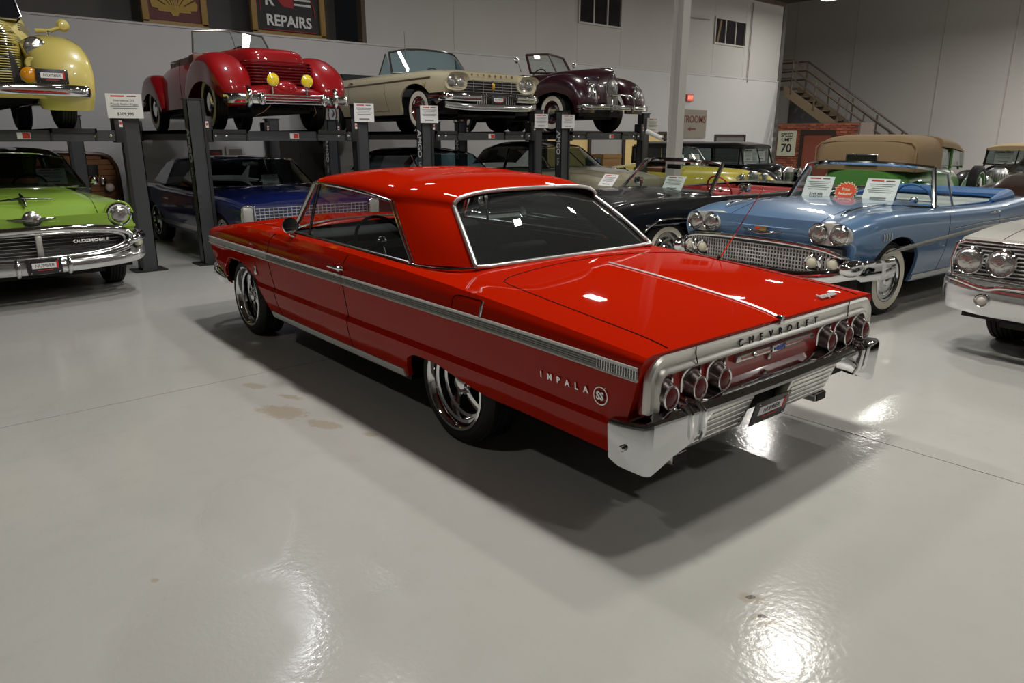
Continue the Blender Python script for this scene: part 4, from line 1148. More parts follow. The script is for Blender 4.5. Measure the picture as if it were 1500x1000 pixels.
# ------------------------------------------------------------------ white sedan front at the right edge
def build_white():
    P = paint('white', (.62, .61, .56), rough=.35); wb = 3.12
    T = car('hardtop_sedan', 'white car with quad headlamps and broad bumper at the right edge of the hall', (7.02, .97), 176, wb)
    xr, xf = -1.45, 3.93
    Ls = gen_lines(xr, xf, .99, [(xr, .36), (.5, .27), (2.5, .27), (3.4, .38), (xf, .50)], [(xr, .60), (2, .60), (xf, .66)], [(xr, .86), (0, .95), (2.2, .97), (3.2, .965), (xf, .915)],
        [(xr, .86), (0, .98), (2.2, 1.02), (3.2, 1.0), (xf - .12, .945), (xf, .895)], crown=.93, bel=.015, shoulder=.06, hwx=[(xr, .95), (0, 1), (3, 1), (xf, .985)], rnose=.04, mid=.5)
    B = Body(Ls, arches=[(0, .45, arch_round(.3, .3, 2.4)), (wb, .47, arch_round(.28, .42, 2.2))], dense=(.2, 2.2))
    B.mb().build('body', P, T, smooth=32)
    under(T, xr, xf, .99, .24, .55, (0, wb))
    wheels(T, wb, .97, .35, .24, .20, 'cap', inset=.10)
    roof_shell(T, [(2.1, .70, 1.10), (1.7, .70, 1.34), (.6, .70, 1.36), (.1, .69, 1.28), (-.3, .70, 1.0)], [(-.3, 1.02), (.1, 1.36), (.7, 1.42), (1.6, 1.41), (2.1, 1.12)], P)
    windshield(T, (2.15, .80, 1.0), (1.72, .72, 1.36), .25, .12)
    # grille pocket, bars, lamps
    MB().prismX([(-.95, .62), (.95, .62), (.965, .72), (.93, .875), (-.93, .875), (-.965, .72)], xf - .05, xf + .005).build('grille', mat('grille_dark'), T)
    fr = [(.955, .625), (.972, .72), (.945, .86), (.90, .882)]
    bar(T, [(xf + .012, y, z) for y, z in fr] + [(xf + .012, 0, .885)], .016, 'grille_surround', sym=True)
    bar(T, [(xf + .012, .955, .625), (xf + .012, 0, .60)], .014, 'grille_lower_rim', sym=True)
    for k in range(8):
        z = .648 + k * .029
        bar(T, [(xf + .008, .94, z), (xf + .018, 0, z)], .006, 'grille_bar', m=ALU, sym=True, n=6)
    for s in (1, -1):
        for y in (.84, .62): headlamp(T, xf + .05, s * y, .745, .090, ring=.016, depth=.06)
        MB().box((xf + .03, s * .73, .745), (.04, .04, .03)).build('lamp_bridge', CHROME, T, bevel=.006)
        B.seam_top([(xf - .02, s * .66), (3.3, s * .68), (2.4, s * .72)], .003).build('hood_gap', SEAMM, T)
    MB().tube([(xf + .018, .73, .89), (xf + .018, .73, .60)], .004, 5).build('grille_seam', SEAMM, T)
    path = [(xf - .40, 1.005, .49), (xf - .12, 1.01, .49), (xf + .02, .98, .49), (xf + .10, .88, .485), (xf + .15, .6, .475), (xf + .17, 0, .47)]
    def sec(t):
        return [(-.05, .125), (-.02, .135), (.010, .115), (.022, .085), (.018, .06), (.022, .02), (.012, -.07), (-.01, -.115), (-.04, -.125), (-.06, -.11)]
    bmp = ribbon(T, smoothpath(path, 4), sec, 'front_bumper', m=mat('bumper_bright', (.72, .73, .74), rough=.12, metal=.9))
    lip = [(xf - .2, 1.005, .605), (xf + .03, .975, .605), (xf + .12, .86, .60), (xf + .155, .66, .565), (xf + .175, .5, .595), (xf + .19, 0, .595)]
    ribbon(T, smoothpath(lip, 5), round_sec(.04, .035), 'bumper_lip')
    for s in (1, -1): headlamp(T, xf + .172, s * .66, .475, .036, ring=.016, lensmat=mat('clear_signal', (.5, .46, .42), rough=.3), name='signal_lamp')
    return T
build_white()
# ------------------------------------------------------------------ black convertible, red interior
def build_black_conv():
    P = mat('paint_black', (.005, .005, .006), rough=.4, spec=.1, coat=.55, coat_r=.02); wb = 3.2
    T = car('convertible', 'black convertible with red interior and whitewall tyres behind the coupe rear window', (7.18, 6.22), 171, wb)
    xr, xf = -1.25, 4.1
    Ls = gen_lines(xr, xf, 1.0, [(xr, .36), (.5, .27), (2.6, .27), (3.5, .36), (xf, .45)], [(xr, .60), (2, .60), (xf, .64)], [(xr, .86), (-.6, .98), (.3, .97), (1.6, .94), (2.4, .95), (3.6, .94), (xf, .86)],
        [(xr, .86), (-.3, .99), (1.9, .985), (2.6, 1.02), (3.4, .98), (xf - .1, .90), (xf, .82)], crown=.90, mid=.6)
    B = Body(Ls, arches=[(0, .45, arch_round(.3, .28, 2.4)), (wb, .50, arch_round(.28, .45, 2.6))], dense=(.2, 2.2))
    hole = lambda c: .2 < c[0] < 2.2 and abs(c[1]) < .74 and c[2] > .85
    B.mb(hole=hole).build('body', P, T, smooth=32)
    under(T, xr, xf, 1.0, .24, .55, (0, wb)); wheels(T, wb, 1.0, .355, .20, .20, 'cap', ww=.055, inset=.06)
    RV = mat('red_vinyl', (.30, .03, .025), rough=.4)
    cockpit(T, .2, 2.22, .76, .34, .95, RV, seats=((.05, .85),), dashm=RV)
    windshield(T, (2.42, .82, .96), (2.12, .72, 1.32), .42, .22, m=GLASS, fr=.024, p=3.0, frm=CHROME)
    MB().box((2.25, 0, 1.27), (.02, .24, .06)).build('rear_view_mirror', BLACK, T, bevel=.006)
    for s in (1, -1):
        pts = [(x, s * (B.side(x, B.archz(x)) + .006), B.archz(x)) for x in wb + .499 * -np.cos(np.linspace(.05, PI - .05, 30))]
        MB().tube(pts, .012, 6).build('arch_trim', CHROME, T)
        B.seam_side([(2.35, .3), (2.36, .6), (2.34, .94)], .003, s).build('door_gap', SEAMM, T)
        B.strip(-1.3, 3.6, .66, .68, off=.008, side=s).build('side_moulding', CHROME, T)
        for y in (.84,): headlamp(T, xf - .03, s * y, .72, .085)
        mr = MB().box((1.98, s * .98, 1.04), (.07, .14, .10)).build('side_mirror', CHROME, T, bevel=.02)
        MB().tube([(1.98, s * .94, 1.0), (2.0, s * .90, .96)], .012, 6).build('mirror_stalk', CHROME, mr)
        bar(T, [(3.75, s * .80, B.top(3.75, .80) + .012), (3.95, s * .80, B.top(3.95, .80) + .03)], [.006, .012], 'fender_ornament')
    ribbon(T, smoothpath([(xf - .4, 1.0, .50), (xf - .05, .97, .50), (xf + .08, .8, .49), (xf + .12, 0, .48)], 4), round_sec(.09, .17), 'front_bumper')
    g = mesh_box(T, 'grille', xf - .08, xf - .01, -.75, .75, .58, .74, mat('grille_dark'))
    for k in range(4): mesh_box(g, 'grille_bar', xf - .01, xf + .01, -.74, .74, .60 + .035 * k, .612 + .035 * k, CHROME)
    return T
build_black_conv()
# ------------------------------------------------------------------ lime green sedan under the first lift
def build_green():
    P = mat('paint_lime', (.27, .44, .06), rough=.4, spec=.2, coat=.8, coat_r=.025); wb = 3.1
    T = car('hardtop_coupe', 'lime green car with oval chrome grille parked under the left-hand lift', (1.19, 9.52), -90, wb)
    xr, xf = -1.4, 3.92
    Ls = gen_lines(xr, xf, .99, [(xr, .36), (.5, .28), (2.5, .28), (3.4, .40), (xf, .56)], [(xr, .62), (2, .62), (xf, .74)], [(xr, .88), (0, .98), (2.2, .985), (3.2, .985), (xf - .15, .94), (xf, .87)],
        [(xr, .84), (0, 1.0), (2.2, 1.10), (3.0, 1.085), (xf - .3, .99), (xf - .06, .85), (xf, .72)], crown=.85, mid=.85, shoulder=.16, hwx=[(xr, .95), (0, 1), (3, 1), (xf, .955)], rnose=.03)
    B = Body(Ls, arches=[(0, .45, arch_round(.3, .3, 2.4)), (wb, .47, arch_round(.3, .42, 2.2))], dense=(.2, 2.2))
    B.mb().build('body', P, T, smooth=32)
    under(T, xr, xf, .99, .24, .6, (0, wb)); wheels(T, wb, .99, .35, .21, .20, 'cap', ww=.06, inset=.06)
    RK = paint('dark_roof', (.02, .022, .02))
    roof_shell(T, [(1.95, .70, 1.40), (1.5, .72, 1.43), (.6, .72, 1.42), (.2, .70, 1.36), (-.25, .70, 1.05)], [(-.25, 1.08), (.2, 1.46), (.8, 1.53), (1.5, 1.53), (1.95, 1.47)], RK)
    windshield(T, (2.30, .84, 1.06), (1.95, .70, 1.40), .35, .20, m=GLASSD, fr=.016, p=3, crown=(.03, .07))
    for s in (1, -1):
        quarter_light(T, [(2.28, .85, 1.05), (.3, .85, 1.02), (.45, .72, 1.38), (1.95, .72, 1.40)], s, GLASSD)
        MB().tube([(.15, s * .86, 1.0), (.42, s * .74, 1.40)], .07, 8).build('rear_pillar', RK, T)
        headlamp(T, xf - .01, s * .80, .845, .095, ring=.03, depth=.10)
        eye = [(xf - .10, s * (.80 + .135 * math.cos(a)), .845 + .14 * math.sin(a)) for a in np.linspace(.1, PI - .1, 12)]
        bar(T, [(p[0] + .085, p[1], p[2]) for p in eye], .012, 'lamp_hood', m=P)
        B.seam_top([(xf - .12, s * .62), (3.4, s * .64), (2.5, s * .72)], .003).build('hood_gap', SEAMM, T)
    bench(T, 1.0, -.68, .68, .5, VINYL); bench(T, .2, -.68, .68, .5, VINYL); mesh_box(T, 'dashboard', 1.75, 2.2, -.75, .75, .8, 1.04, VINYL, bevel=.02)
    steering(T, 1.62, .36, 1.02)
    # jet hood ornament, round emblem, wide wing
    orn = bar(T, [(3.42, .0, B.top(3.42, 0) + .03), (3.62, 0, B.top(3.62, 0) + .055), (3.70, 0, B.top(3.7, 0) + .05)], [.01, .022, .008], 'hood_ornament', m=mat('dark_chrome', (.10, .10, .10), rough=.2, metal=1))
    bar(T, [(3.60, .26, B.top(3.6, .26) + .035), (3.63, 0, B.top(3.6, 0) + .055), (3.60, -.26, B.top(3.6, .26) + .035)], [.006, .016, .006], 'ornament_wing', m=MATS['dark_chrome'], par=orn)
    ec = MB().lathe([(.085, -.03), (.085, .01), (.07, .022), (.05, .03), (0, .042)], 28, axis='x', c=(xf + .0, 0, .845)).build('hood_emblem', CHROME2, T)
    bar(T, [(xf - .03, .30, .855), (xf + .02, .1, .85), (xf + .02, -.1, .85), (xf - .03, -.30, .855)], [.006, .013, .013, .006], 'emblem_wing', par=ec)
    # oval grille mouth
    def oval(w, h, n=40, p=2.6): return [(w * math.copysign(abs(math.cos(2 * PI * i / n)) ** (2 / p), math.cos(2 * PI * i / n)), .60 + h * math.copysign(abs(math.sin(2 * PI * i / n)) ** (2 / p), math.sin(2 * PI * i / n))) for i in range(n)]
    def gx(y): return xf + .16 - .16 * (abs(y) / .93) ** 2.2
    mo = MB().grid([[(gx(y), y, z) for y, z in oval(.84, .125)], [(gx(y) - .05, y * .98, z) for y, z in oval(.80, .115)], [(gx(y * .4) - .09, y * .4, z) for y, z in oval(.80, .05)], [(xf + .08, 0, .6)] * 40], cv=True).build('grille', mat('grille_dark'), T)
    MB().tube([(gx(y) + .02, y, z) for y, z in oval(.875, .155)], .040, 10, closed=True).build('grille_ring', CHROME, T, smooth=50)
    MB().tube([(gx(y) + .035, y, z) for y, z in oval(.80, .118)], .014, 8, closed=True).build('grille_inner_ring', CHROME2, T, smooth=50)
    for k in range(6):
        z = .515 + k * .034; w = .78 * math.sqrt(max(0, 1 - ((z - .6) / .14) ** 2)) ** .6
        bar(mo, [(gx(w) - .02, w, z), (gx(w * .5) - .0, w * .5, z), (gx(0) + .0, 0, z)], .0045, 'grille_bar', m=CHROME2, sym=True, n=6)
    MB().box((gx(0) + .02, 0, .60), (.04, .055, .20)).build('grille_post', mat('satin_aluminium'), mo, bevel=.008)
    text_at('grille_letters', 'OLDSMOBILE', .045, CHROME2, (0, 1, 0), (-.25, 0, 1), (gx(.47) + .028, .47, .615), mo, depth=.004, sx=1.25, bold=.001)
    # bumper with pods
    path = [(xf - .35, 1.0, .48), (xf - .10, 1.0, .46), (xf + .07, .93, .43), (xf + .17, .75, .41), (xf + .23, .4, .395), (xf + .25, 0, .39)]
    ribbon(T, smoothpath(path, 4), round_sec(.07, .12), 'front_bumper', m=MATS['bumper_bright'])
    for s in (1, -1):
        bar(T, [(xf - .28, s * 1.0, .615), (xf - .05, s * .99, .61), (xf + .06, s * .90, .585), (xf + .10, s * .82, .56)], [.05, .055, .05, .03], 'bumper_pod')
        MB().box((xf + .0, s * .955, .535), (.14, .05, .05), (0, 0, -s * .5)).build('parking_lamp', mat('parking_lens', (.55, .52, .40), rough=.3), T, bevel=.01)
        bar(T, [(xf + .25, s * .22, .48), (xf + .295, s * .22, .45), (xf + .295, s * .22, .36), (xf + .25, s * .22, .33)], .022, 'bumper_guard')
    plate(T, xf + .30, 0, .415, .30, .15, nose=1)
    for s in (1, -1):
        m = MB().lathe([(0, .05), (.04, .035), (.055, 0), (.05, -.01), (0, -.01)], 18, axis='x', c=(2.05, s * 1.0, 1.12)).build('side_mirror', CHROME, T)
        MB().tube([(2.05, s * .98, 1.08), (2.07, s * .93, 1.02)], .012, 6).build('mirror_stalk', CHROME, m)
    return T
build_green()
# ------------------------------------------------------------------ dark blue coupe under the second lift
def build_riviera():
    P = paint('dark_blue', (.006, .014, .11), metal=.2, rough=.3); wb = 2.97
    T = car('hardtop_coupe', 'dark metallic blue hardtop coupe parked under the lift holding the red roadster', (4.43, 9.95), -90, wb)
    xr, xf = -1.35, 3.82
    Ls = gen_lines(xr, xf, .975, [(xr, .36), (.5, .27), (2.5, .27), (3.4, .38), (xf, .46)], [(xr, .58), (2, .58), (xf, .62)], [(xr, .82), (0, .93), (.5, .90), (2.2, .89), (3.2, .88), (xf, .83)],
        [(xr, .82), (0, .95), (2.2, .97), (3.2, .955), (xf - .1, .90), (xf, .86)], crown=.92, shoulder=.06, bel=.015, hwx=[(xr, .95), (0, 1), (3, 1), (xf, .985)], rnose=.05)
    B = Body(Ls, arches=[(0, .45, arch_round(.3, .34, 2.2)), (wb, .47, arch_round(.28, .40, 2.2))], dense=(.2, 2.2))
    B.mb().build('body', P, T, smooth=32)
    under(T, xr, xf, .975, .24, .55, (0, wb)); wheels(T, wb, .97, .345, .20, .20, 'cap', ww=.02, inset=.05)
    roof_shell(T, [(1.72, .70, 1.30), (1.3, .71, 1.31), (.5, .71, 1.30), (.1, .69, 1.24), (-.4, .70, .98)], [(-.4, 1.0), (.1, 1.32), (.7, 1.37), (1.3, 1.37), (1.72, 1.345)], P)
    windshield(T, (2.20, .80, .955), (1.72, .70, 1.30), .26, .14, m=GLASSD, fr=.013)
    for s in (1, -1):
        quarter_light(T, [(2.2, .82, .94), (.45, .84, .93), (.62, .72, 1.28), (1.72, .72, 1.30)], s, GLASSD)
        MB().grid([[(.44, s * .85, .93), (.60, s * .715, 1.30)], [(-.35, s * .80, .95), (.1, s * .69, 1.25)]]).build('sail_panel', P, T)
        # clam-shell fender grille with bright edge
        MB().prismX([(s * .83, .56), (s * .965, .56), (s * .965, .80), (s * .83, .80)], xf - .04, xf + .03).build('lamp_door', mat('shell_grille', (.45, .45, .43), rough=.45, metal=.6), T, bevel=.02)
        bar(T, [(xf + .03, s * .815, .55), (xf + .035, s * .815, .79), (xf + .03, s * .85, .815), (xf + .02, s * .95, .815), (xf + .01, s * .975, .79), (xf - .01, s * .975, .55)], .012, 'lamp_door_rim')
        B.strip(-1.2, 3.7, .32, .40, off=.006, side=s).build('sill_moulding', CHROME2, T)
        B.seam_side([(2.0, .3), (2.02, .6), (2.0, .88)], .003, s).build('door_gap', SEAMM, T)
        bar(T, [(.95, s * (B.side(.95, .74) + .004), .74), (.90, s * (B.side(.9, .74) + .03), .745), (.76, s * (B.side(.76, .74) + .03), .745), (.72, s * (B.side(.72, .74) + .004), .74)], .012, 'door_handle')
    g = mesh_box(T, 'grille', xf - .06, xf - .02, -.81, .81, .58, .80, mat('grille_dark'))
    for k in range(5): mesh_box(g, 'grille_bar', xf - .02, xf + .0, -.81, .81, .61 + .04 * k, .617 + .04 * k, ALU)
    for k in range(27): mesh_box(g, 'grille_upright', xf - .02, xf - .005, -.80 + k * .0615, -.794 + k * .0615, .59, .80, ALU)
    ribbon(T, smoothpath([(xf - .4, .985, .47), (xf, .97, .47), (xf + .08, .85, .47), (xf + .10, 0, .47)], 4), round_sec(.09, .15), 'front_bumper')
    bar(T, [(xf - .06, 0, B.top(xf - .06, 0) + .01), (3.0, 0, B.top(3.0, 0) + .008), (2.6, 0, B.top(2.6, 0) + .006)], .006, 'hood_strip')
    bench(T, 1.0, -.68, .68, .42, VINYL); mesh_box(T, 'dashboard', 1.75, 2.2, -.75, .75, .7, .94, VINYL, bevel=.02); steering(T, 1.6, .36, .92)
    bar(T, [(2.3, -.86, .90), (2.28, -.86, 1.30)], .005, 'aerial')
    MB().box((1.8, 0, 1.26), (.02, .24, .06)).build('rear_view_mirror', CHROME2, T, bevel=.006)
    return T
build_riviera()
# ------------------------------------------------------------------ cars mostly hidden under the third and fourth lifts
def build_hidden_black():
    P = paint('black'); wb = 3.0
    T = car('sedan', 'black sedan roof with bluish windows seen just above the red coupe roof', (8.05, 9.9), -90, wb)
    xr, xf = -1.4, 3.8
    B = Body(gen_lines(xr, xf, .96, .28, [(xr, .6), (xf, .62)], [(xr, .85), (0, .95), (2.2, .94), (xf, .84)], [(xr, .85), (0, .98), (2.2, 1.0), (xf, .84)]), arches=[(0, .45, arch_round(.3, .3)), (wb, .47, arch_round(.28, .40))], ds=.12)
    B.mb().build('body', P, T); under(T, xr, xf, .96, .24, .55, (0, wb)); wheels(T, wb, .96, .34, .2, .2, 'cap', inset=.05)
    roof_shell(T, [(1.7, .66, 1.33), (1.2, .70, 1.36), (.4, .70, 1.36), (-.1, .68, 1.28), (-.5, .68, 1.0)], [(-.5, 1.02), (-.1, 1.38), (.5, 1.46), (1.2, 1.46), (1.7, 1.40)], P)
    windshield(T, (2.15, .78, 1.0), (1.72, .68, 1.33), .26, .14, m=GLASSB, fr=.014)
    for s in (1, -1): quarter_light(T, [(2.15, .80, .98), (-.1, .82, .98), (.05, .70, 1.30), (1.7, .70, 1.33)], s, GLASSB)
    for s in (1, -1): headlamp(T, xf, s * .75, .70, .09)
    ribbon(T, smoothpath([(xf - .3, .97, .47), (xf + .05, .85, .47), (xf + .1, 0, .47)], 4), round_sec(.08, .14), 'front_bumper'); g = mesh_box(T, 'grille', xf - .04, xf + .02, -.6, .6, .58, .72, mat('grille_dark'))
    for k in range(3): mesh_box(g, 'grille_bar', xf + .02, xf + .03, -.6, .6, .60 + .04 * k, .61 + .04 * k, CHROME)
build_hidden_black()
def build_cream_sedan():
    P = paint('beige', (.42, .39, .28)); K = paint('black'); wb = 2.9
    T = car('two_tone_sedan', 'beige car with black roof parked under the lift holding the maroon convertible', (11.1, 9.9), -90, wb)
    xr, xf = -1.3, 3.75
    B = Body(gen_lines(xr, xf, .95, .28, [(xr, .62), (xf, .66)], [(xr, .86), (0, .97), (2.2, .98), (3.0, .97), (xf, .88)], [(xr, .85), (0, 1.0), (2.2, 1.08), (3.1, 1.03), (xf - .1, .93), (xf, .82)], mid=.8), arches=[(0, .45, arch_round(.3, .3)), (wb, .47, arch_round(.28, .40))], ds=.1)
    B.mb().build('body', P, T); under(T, xr, xf, .95, .24, .55, (0, wb)); wheels(T, wb, .95, .35, .2, .2, 'cap', ww=.06, inset=.05)
    roof_shell(T, [(1.55, .64, 1.42), (1.1, .68, 1.46), (.3, .68, 1.45), (-.2, .66, 1.34), (-.6, .66, 1.05)], [(-.6, 1.08), (-.2, 1.46), (.4, 1.56), (1.0, 1.57), (1.55, 1.50)], K)
    windshield(T, (2.08, .76, 1.05), (1.56, .65, 1.42), .22, .12, m=GLASSD, fr=.014, centre=True)
    for s in (1, -1):
        quarter_light(T, [(2.05, .78, 1.02), (0, .80, 1.02), (.1, .69, 1.38), (1.55, .67, 1.42)], s, GLASSD); headlamp(T, xf - .03, s * .74, .74, .09)
        MB().tube([(.7, s * .80, 1.02), (.75, s * .69, 1.42)], .03, 8).build('door_pillar', K, T)
    bar(T, [(3.15, 0, B.top(3.15, 0) + .03), (3.35, 0, B.top(3.35, 0) + .06), (3.45, 0, B.top(3.45, 0) + .04)], [.008, .02, .006], 'hood_ornament', m=mat('dark_chrome'))
    bar(T, [(3.2, .15, B.top(3.2, .15) + .04), (3.34, 0, B.top(3.34, 0) + .05), (3.2, -.15, B.top(3.2, .15) + .04)], [.004, .016, .004], 'ornament_wing', m=mat('dark_chrome'))
    ribbon(T, smoothpath([(xf - .3, .96, .48), (xf + .05, .85, .48), (xf + .1, 0, .48)], 4), round_sec(.08, .15), 'front_bumper')
    g = mesh_box(T, 'grille', xf - .04, xf + .03, -.6, .6, .58, .72, mat('grille_dark'))
    for k in range(3): mesh_box(g, 'grille_bar', xf + .03, xf + .045, -.6, .6, .60 + .04 * k, .615 + .04 * k, CHROME)
    bench(T, .9, -.62, .62, .5, mat('red_vinyl', (.30, .03, .025), rough=.4))
build_cream_sedan()
# ------------------------------------------------------------------ four-post parking lifts
DECK = 1.74
LIFTS = [(0.08, 2.55, 'first lift from the left, holding the pale yellow truck', 0), (3.33, 5.72, 'second lift, holding the red roadster', 1), (6.88, 9.30, 'third lift, holding the cream convertible', 2), (9.98, 12.33, 'fourth lift, holding the maroon convertible', 3)]
bolt_me = MB().sphere((0, 0, 0), (.022, .012, .022), 8, 6).mesh('bolt', CHROME2)
def build_lift(x0, x1, what, idx):
    t = thing('parking_lift', 'dark grey four-post parking lift, ' + what, 'car lift', (x0, 10.05, 0))
    w = x1 - x0; yb = 3.15
    for k, (px, py) in enumerate(((0, 0), (w, 0), (0, yb), (w, yb))):
        left = px == 0
        H = 2.10 if py == 0 else 1.95
        s = 1 if left else -1
        p = MB().b2(px - .10, px + .10, py - .075, py - .065, 0, H).b2(px - .10, px - .09, py - .075, py + .075, 0, H).b2(px + .09, px + .10, py - .075, py + .075, 0, H).b2(px - .10, px + .10, py + .06, py + .075, .0, H)
        o = p.build('post', STEELG, t)
        mesh_box(o, 'ladder_strip', px + s * .075, px + s * .115, py - .095, py - .06, .05, H, STEELD)
        mesh_box(o, 'base_plate', px - .19, px + .19, py - .17, py + .17, 0, .015, STEELD)
        mesh_box(o, 'top_cap', px - .12, px + .12, py - .09, py + .09, H, H + .015, STEELD)
        mesh_box(o, 'carriage', px + s * .10, px + s * .19, py - .10, py + .08, DECK - .16, DECK + .16, STEELD, bevel=.01)
        mesh_box(o, 'warning_sticker', px + s * .10, px + s * .135, py - .104, py - .10, DECK + .02, DECK + .10, PAPER)
        mesh_box(o, 'red_sticker', px + s * .105, px + s * .13, py - .107, py - .102, DECK + .05, DECK + .08, INKRED)
        if left:
            tx = px - .1012
            text_at('post_lettering', 'AMGO', .135, mat('white_decal', (.62, .62, .60), rough=.5), (0, 0, -1), (0, -1, 0), (tx, py, H - .56), o, depth=.0008, sx=1.05, bold=.003)
            text_at('post_lettering', 'Lifts', .075, mat('white_decal'), (0, 0, -1), (0, -1, 0), (tx, py, H - .90), o, depth=.0008)
    for py in (-.01, yb):
        b = mesh_box(t, 'cross_beam', .10, w - .10, py - .07, py + .07, DECK - .145, DECK - .02, STEELG)
        for bx in (.22, .36, w - .40, w - .24): inst('bolt', bolt_me, b, (bx, py - .072, DECK - .08))
        mesh_box(b, 'maker_sticker', w * .52, w * .52 + .13, py - .0725, py - .0705, DECK - .115, DECK - .045, PAPER)
        mesh_box(b, 'red_sticker', w * .52 + .05, w * .52 + .125, py - .0745, py - .0725, DECK - .11, DECK - .05, INKRED)
    cx = w / 2 + {0: -.13, 1: -.05, 2: -.1, 3: -.1}[idx]
    for s in (-1, 1):
        y0, y1 = -.10, 4.15
        r = MB().b2(cx + s * .74 - .24, cx + s * .74 + .24, y0, y1, DECK - .05, DECK).b2(cx + s * .74 - .24, cx + s * .74 - .22, y0, y1, DECK - .14, DECK).b2(cx + s * .74 + .22, cx + s * .74 + .24, y0, y1, DECK - .14, DECK)
        r.build('runway', STEELD, t)
    return t
for a in LIFTS: build_lift(*a)
# ------------------------------------------------------------------ separate-fender cars
def sloft(T, st, m, name, hole=None, n=24, cap=(True, True), smooth=40):
    """stations (x, half-width, z0, z1, exponent)"""
    A = np.array(st, float); A = A[np.argsort(A[:, 0])]
    f = pch([tuple(r) for r in A]); xs = sorted(set(np.round(np.concatenate([np.linspace(A[0, 0], A[-1, 0], 34), A[:, 0]]), 4)))
    rows = []
    for x in xs:
        hw, z0, z1, e = f(x)[0]; row = []
        for j in range(n + 1):
            a = PI * j / n; c, s = math.cos(a), math.sin(a)
            row.append((x, hw * math.copysign(abs(c) ** (2 / e), c), z0 + (z1 - z0) * s ** (2 / e)))
        rows.append(row)
    b = MB()
    for i in range(len(rows) - 1):
        for j in range(n):
            q = (rows[i][j], rows[i][j + 1], rows[i + 1][j + 1], rows[i + 1][j])
            c = [sum(p[k] for p in q) / 4 for k in range(3)]
            if hole and hole(c): continue
            b.add(q, [(0, 1, 2, 3)])
    if cap[0]: b.add(rows[0], [tuple(range(n + 1))])
    if cap[1]: b.add(rows[-1], [tuple(range(n, -1, -1))])
    return b.build(name, m, T, smooth=smooth), rows
def fender(T, path, s, m, name='fender', y=.70, hw=.15, h=.07, drop=.10, n=5, inner=.06):
    """path [(x, z)] or [(x, z, hw, h, drop)] over the tyre; s = side"""
    P = []
    for p in path:
        p = tuple(p) + (hw, h, drop)[len(p) - 2:] if len(p) < 5 else tuple(p)
        P.append(p)
    P = smoothpath(P, n); rows = []
    for i, p in enumerate(P):
        a = P[max(i - 1, 0)]; c = P[min(i + 1, len(P) - 1)]; tx, tz = c[0] - a[0], c[1] - a[1]; l = math.hypot(tx, tz) + 1e-9
        nx, nz = -tz / l, tx / l
        row = []
        w_, h_, d_ = p[2], p[3], p[4]
        lat = [(-w_, -inner)] + [(w_ * -math.cos(PI * k / 10), h_ * math.sin(PI * k / 10) ** .85) for k in range(11)] + [(w_ * 1.0, -d_ * .5), (w_ * .97, -d_)]
        for yy, o in lat: row.append((p[0] + nx * o, s * (y + yy), p[1] + nz * o))
        rows.append(row)
    b = MB().grid(rows); b.f.append(tuple(range(len(rows[0])))); b.f.append(tuple((len(rows) - 1) * len(rows[0]) + k for k in range(len(rows[0]))))
    return b.build(name, m, T, smooth=50)
def pod_lamp(T, x, y, z, r, m=None, name='headlamp', lens=None, ring=.012, depth=.16):
    o = MB().lathe([(0, -depth), (r * .45, -depth * .8), (r * .85, -depth * .35), (r, 0), (r + ring * .6, .004), (r, .012)], 24, axis='x').build(name, m or CHROME, T); o.location = (x, y, z)
    MB().lathe([(r, .006), (r * .8, .02), (r * .4, .032), (0, .036)], 24, axis='x').build('lens', lens or LENS, o)
    MB().tube([(0, r * math.cos(2 * PI * i / 24), r * math.sin(2 * PI * i / 24)) for i in range(24)], ring * .6, 6, closed=True).build('rim_ring', CHROME, o)
    return o
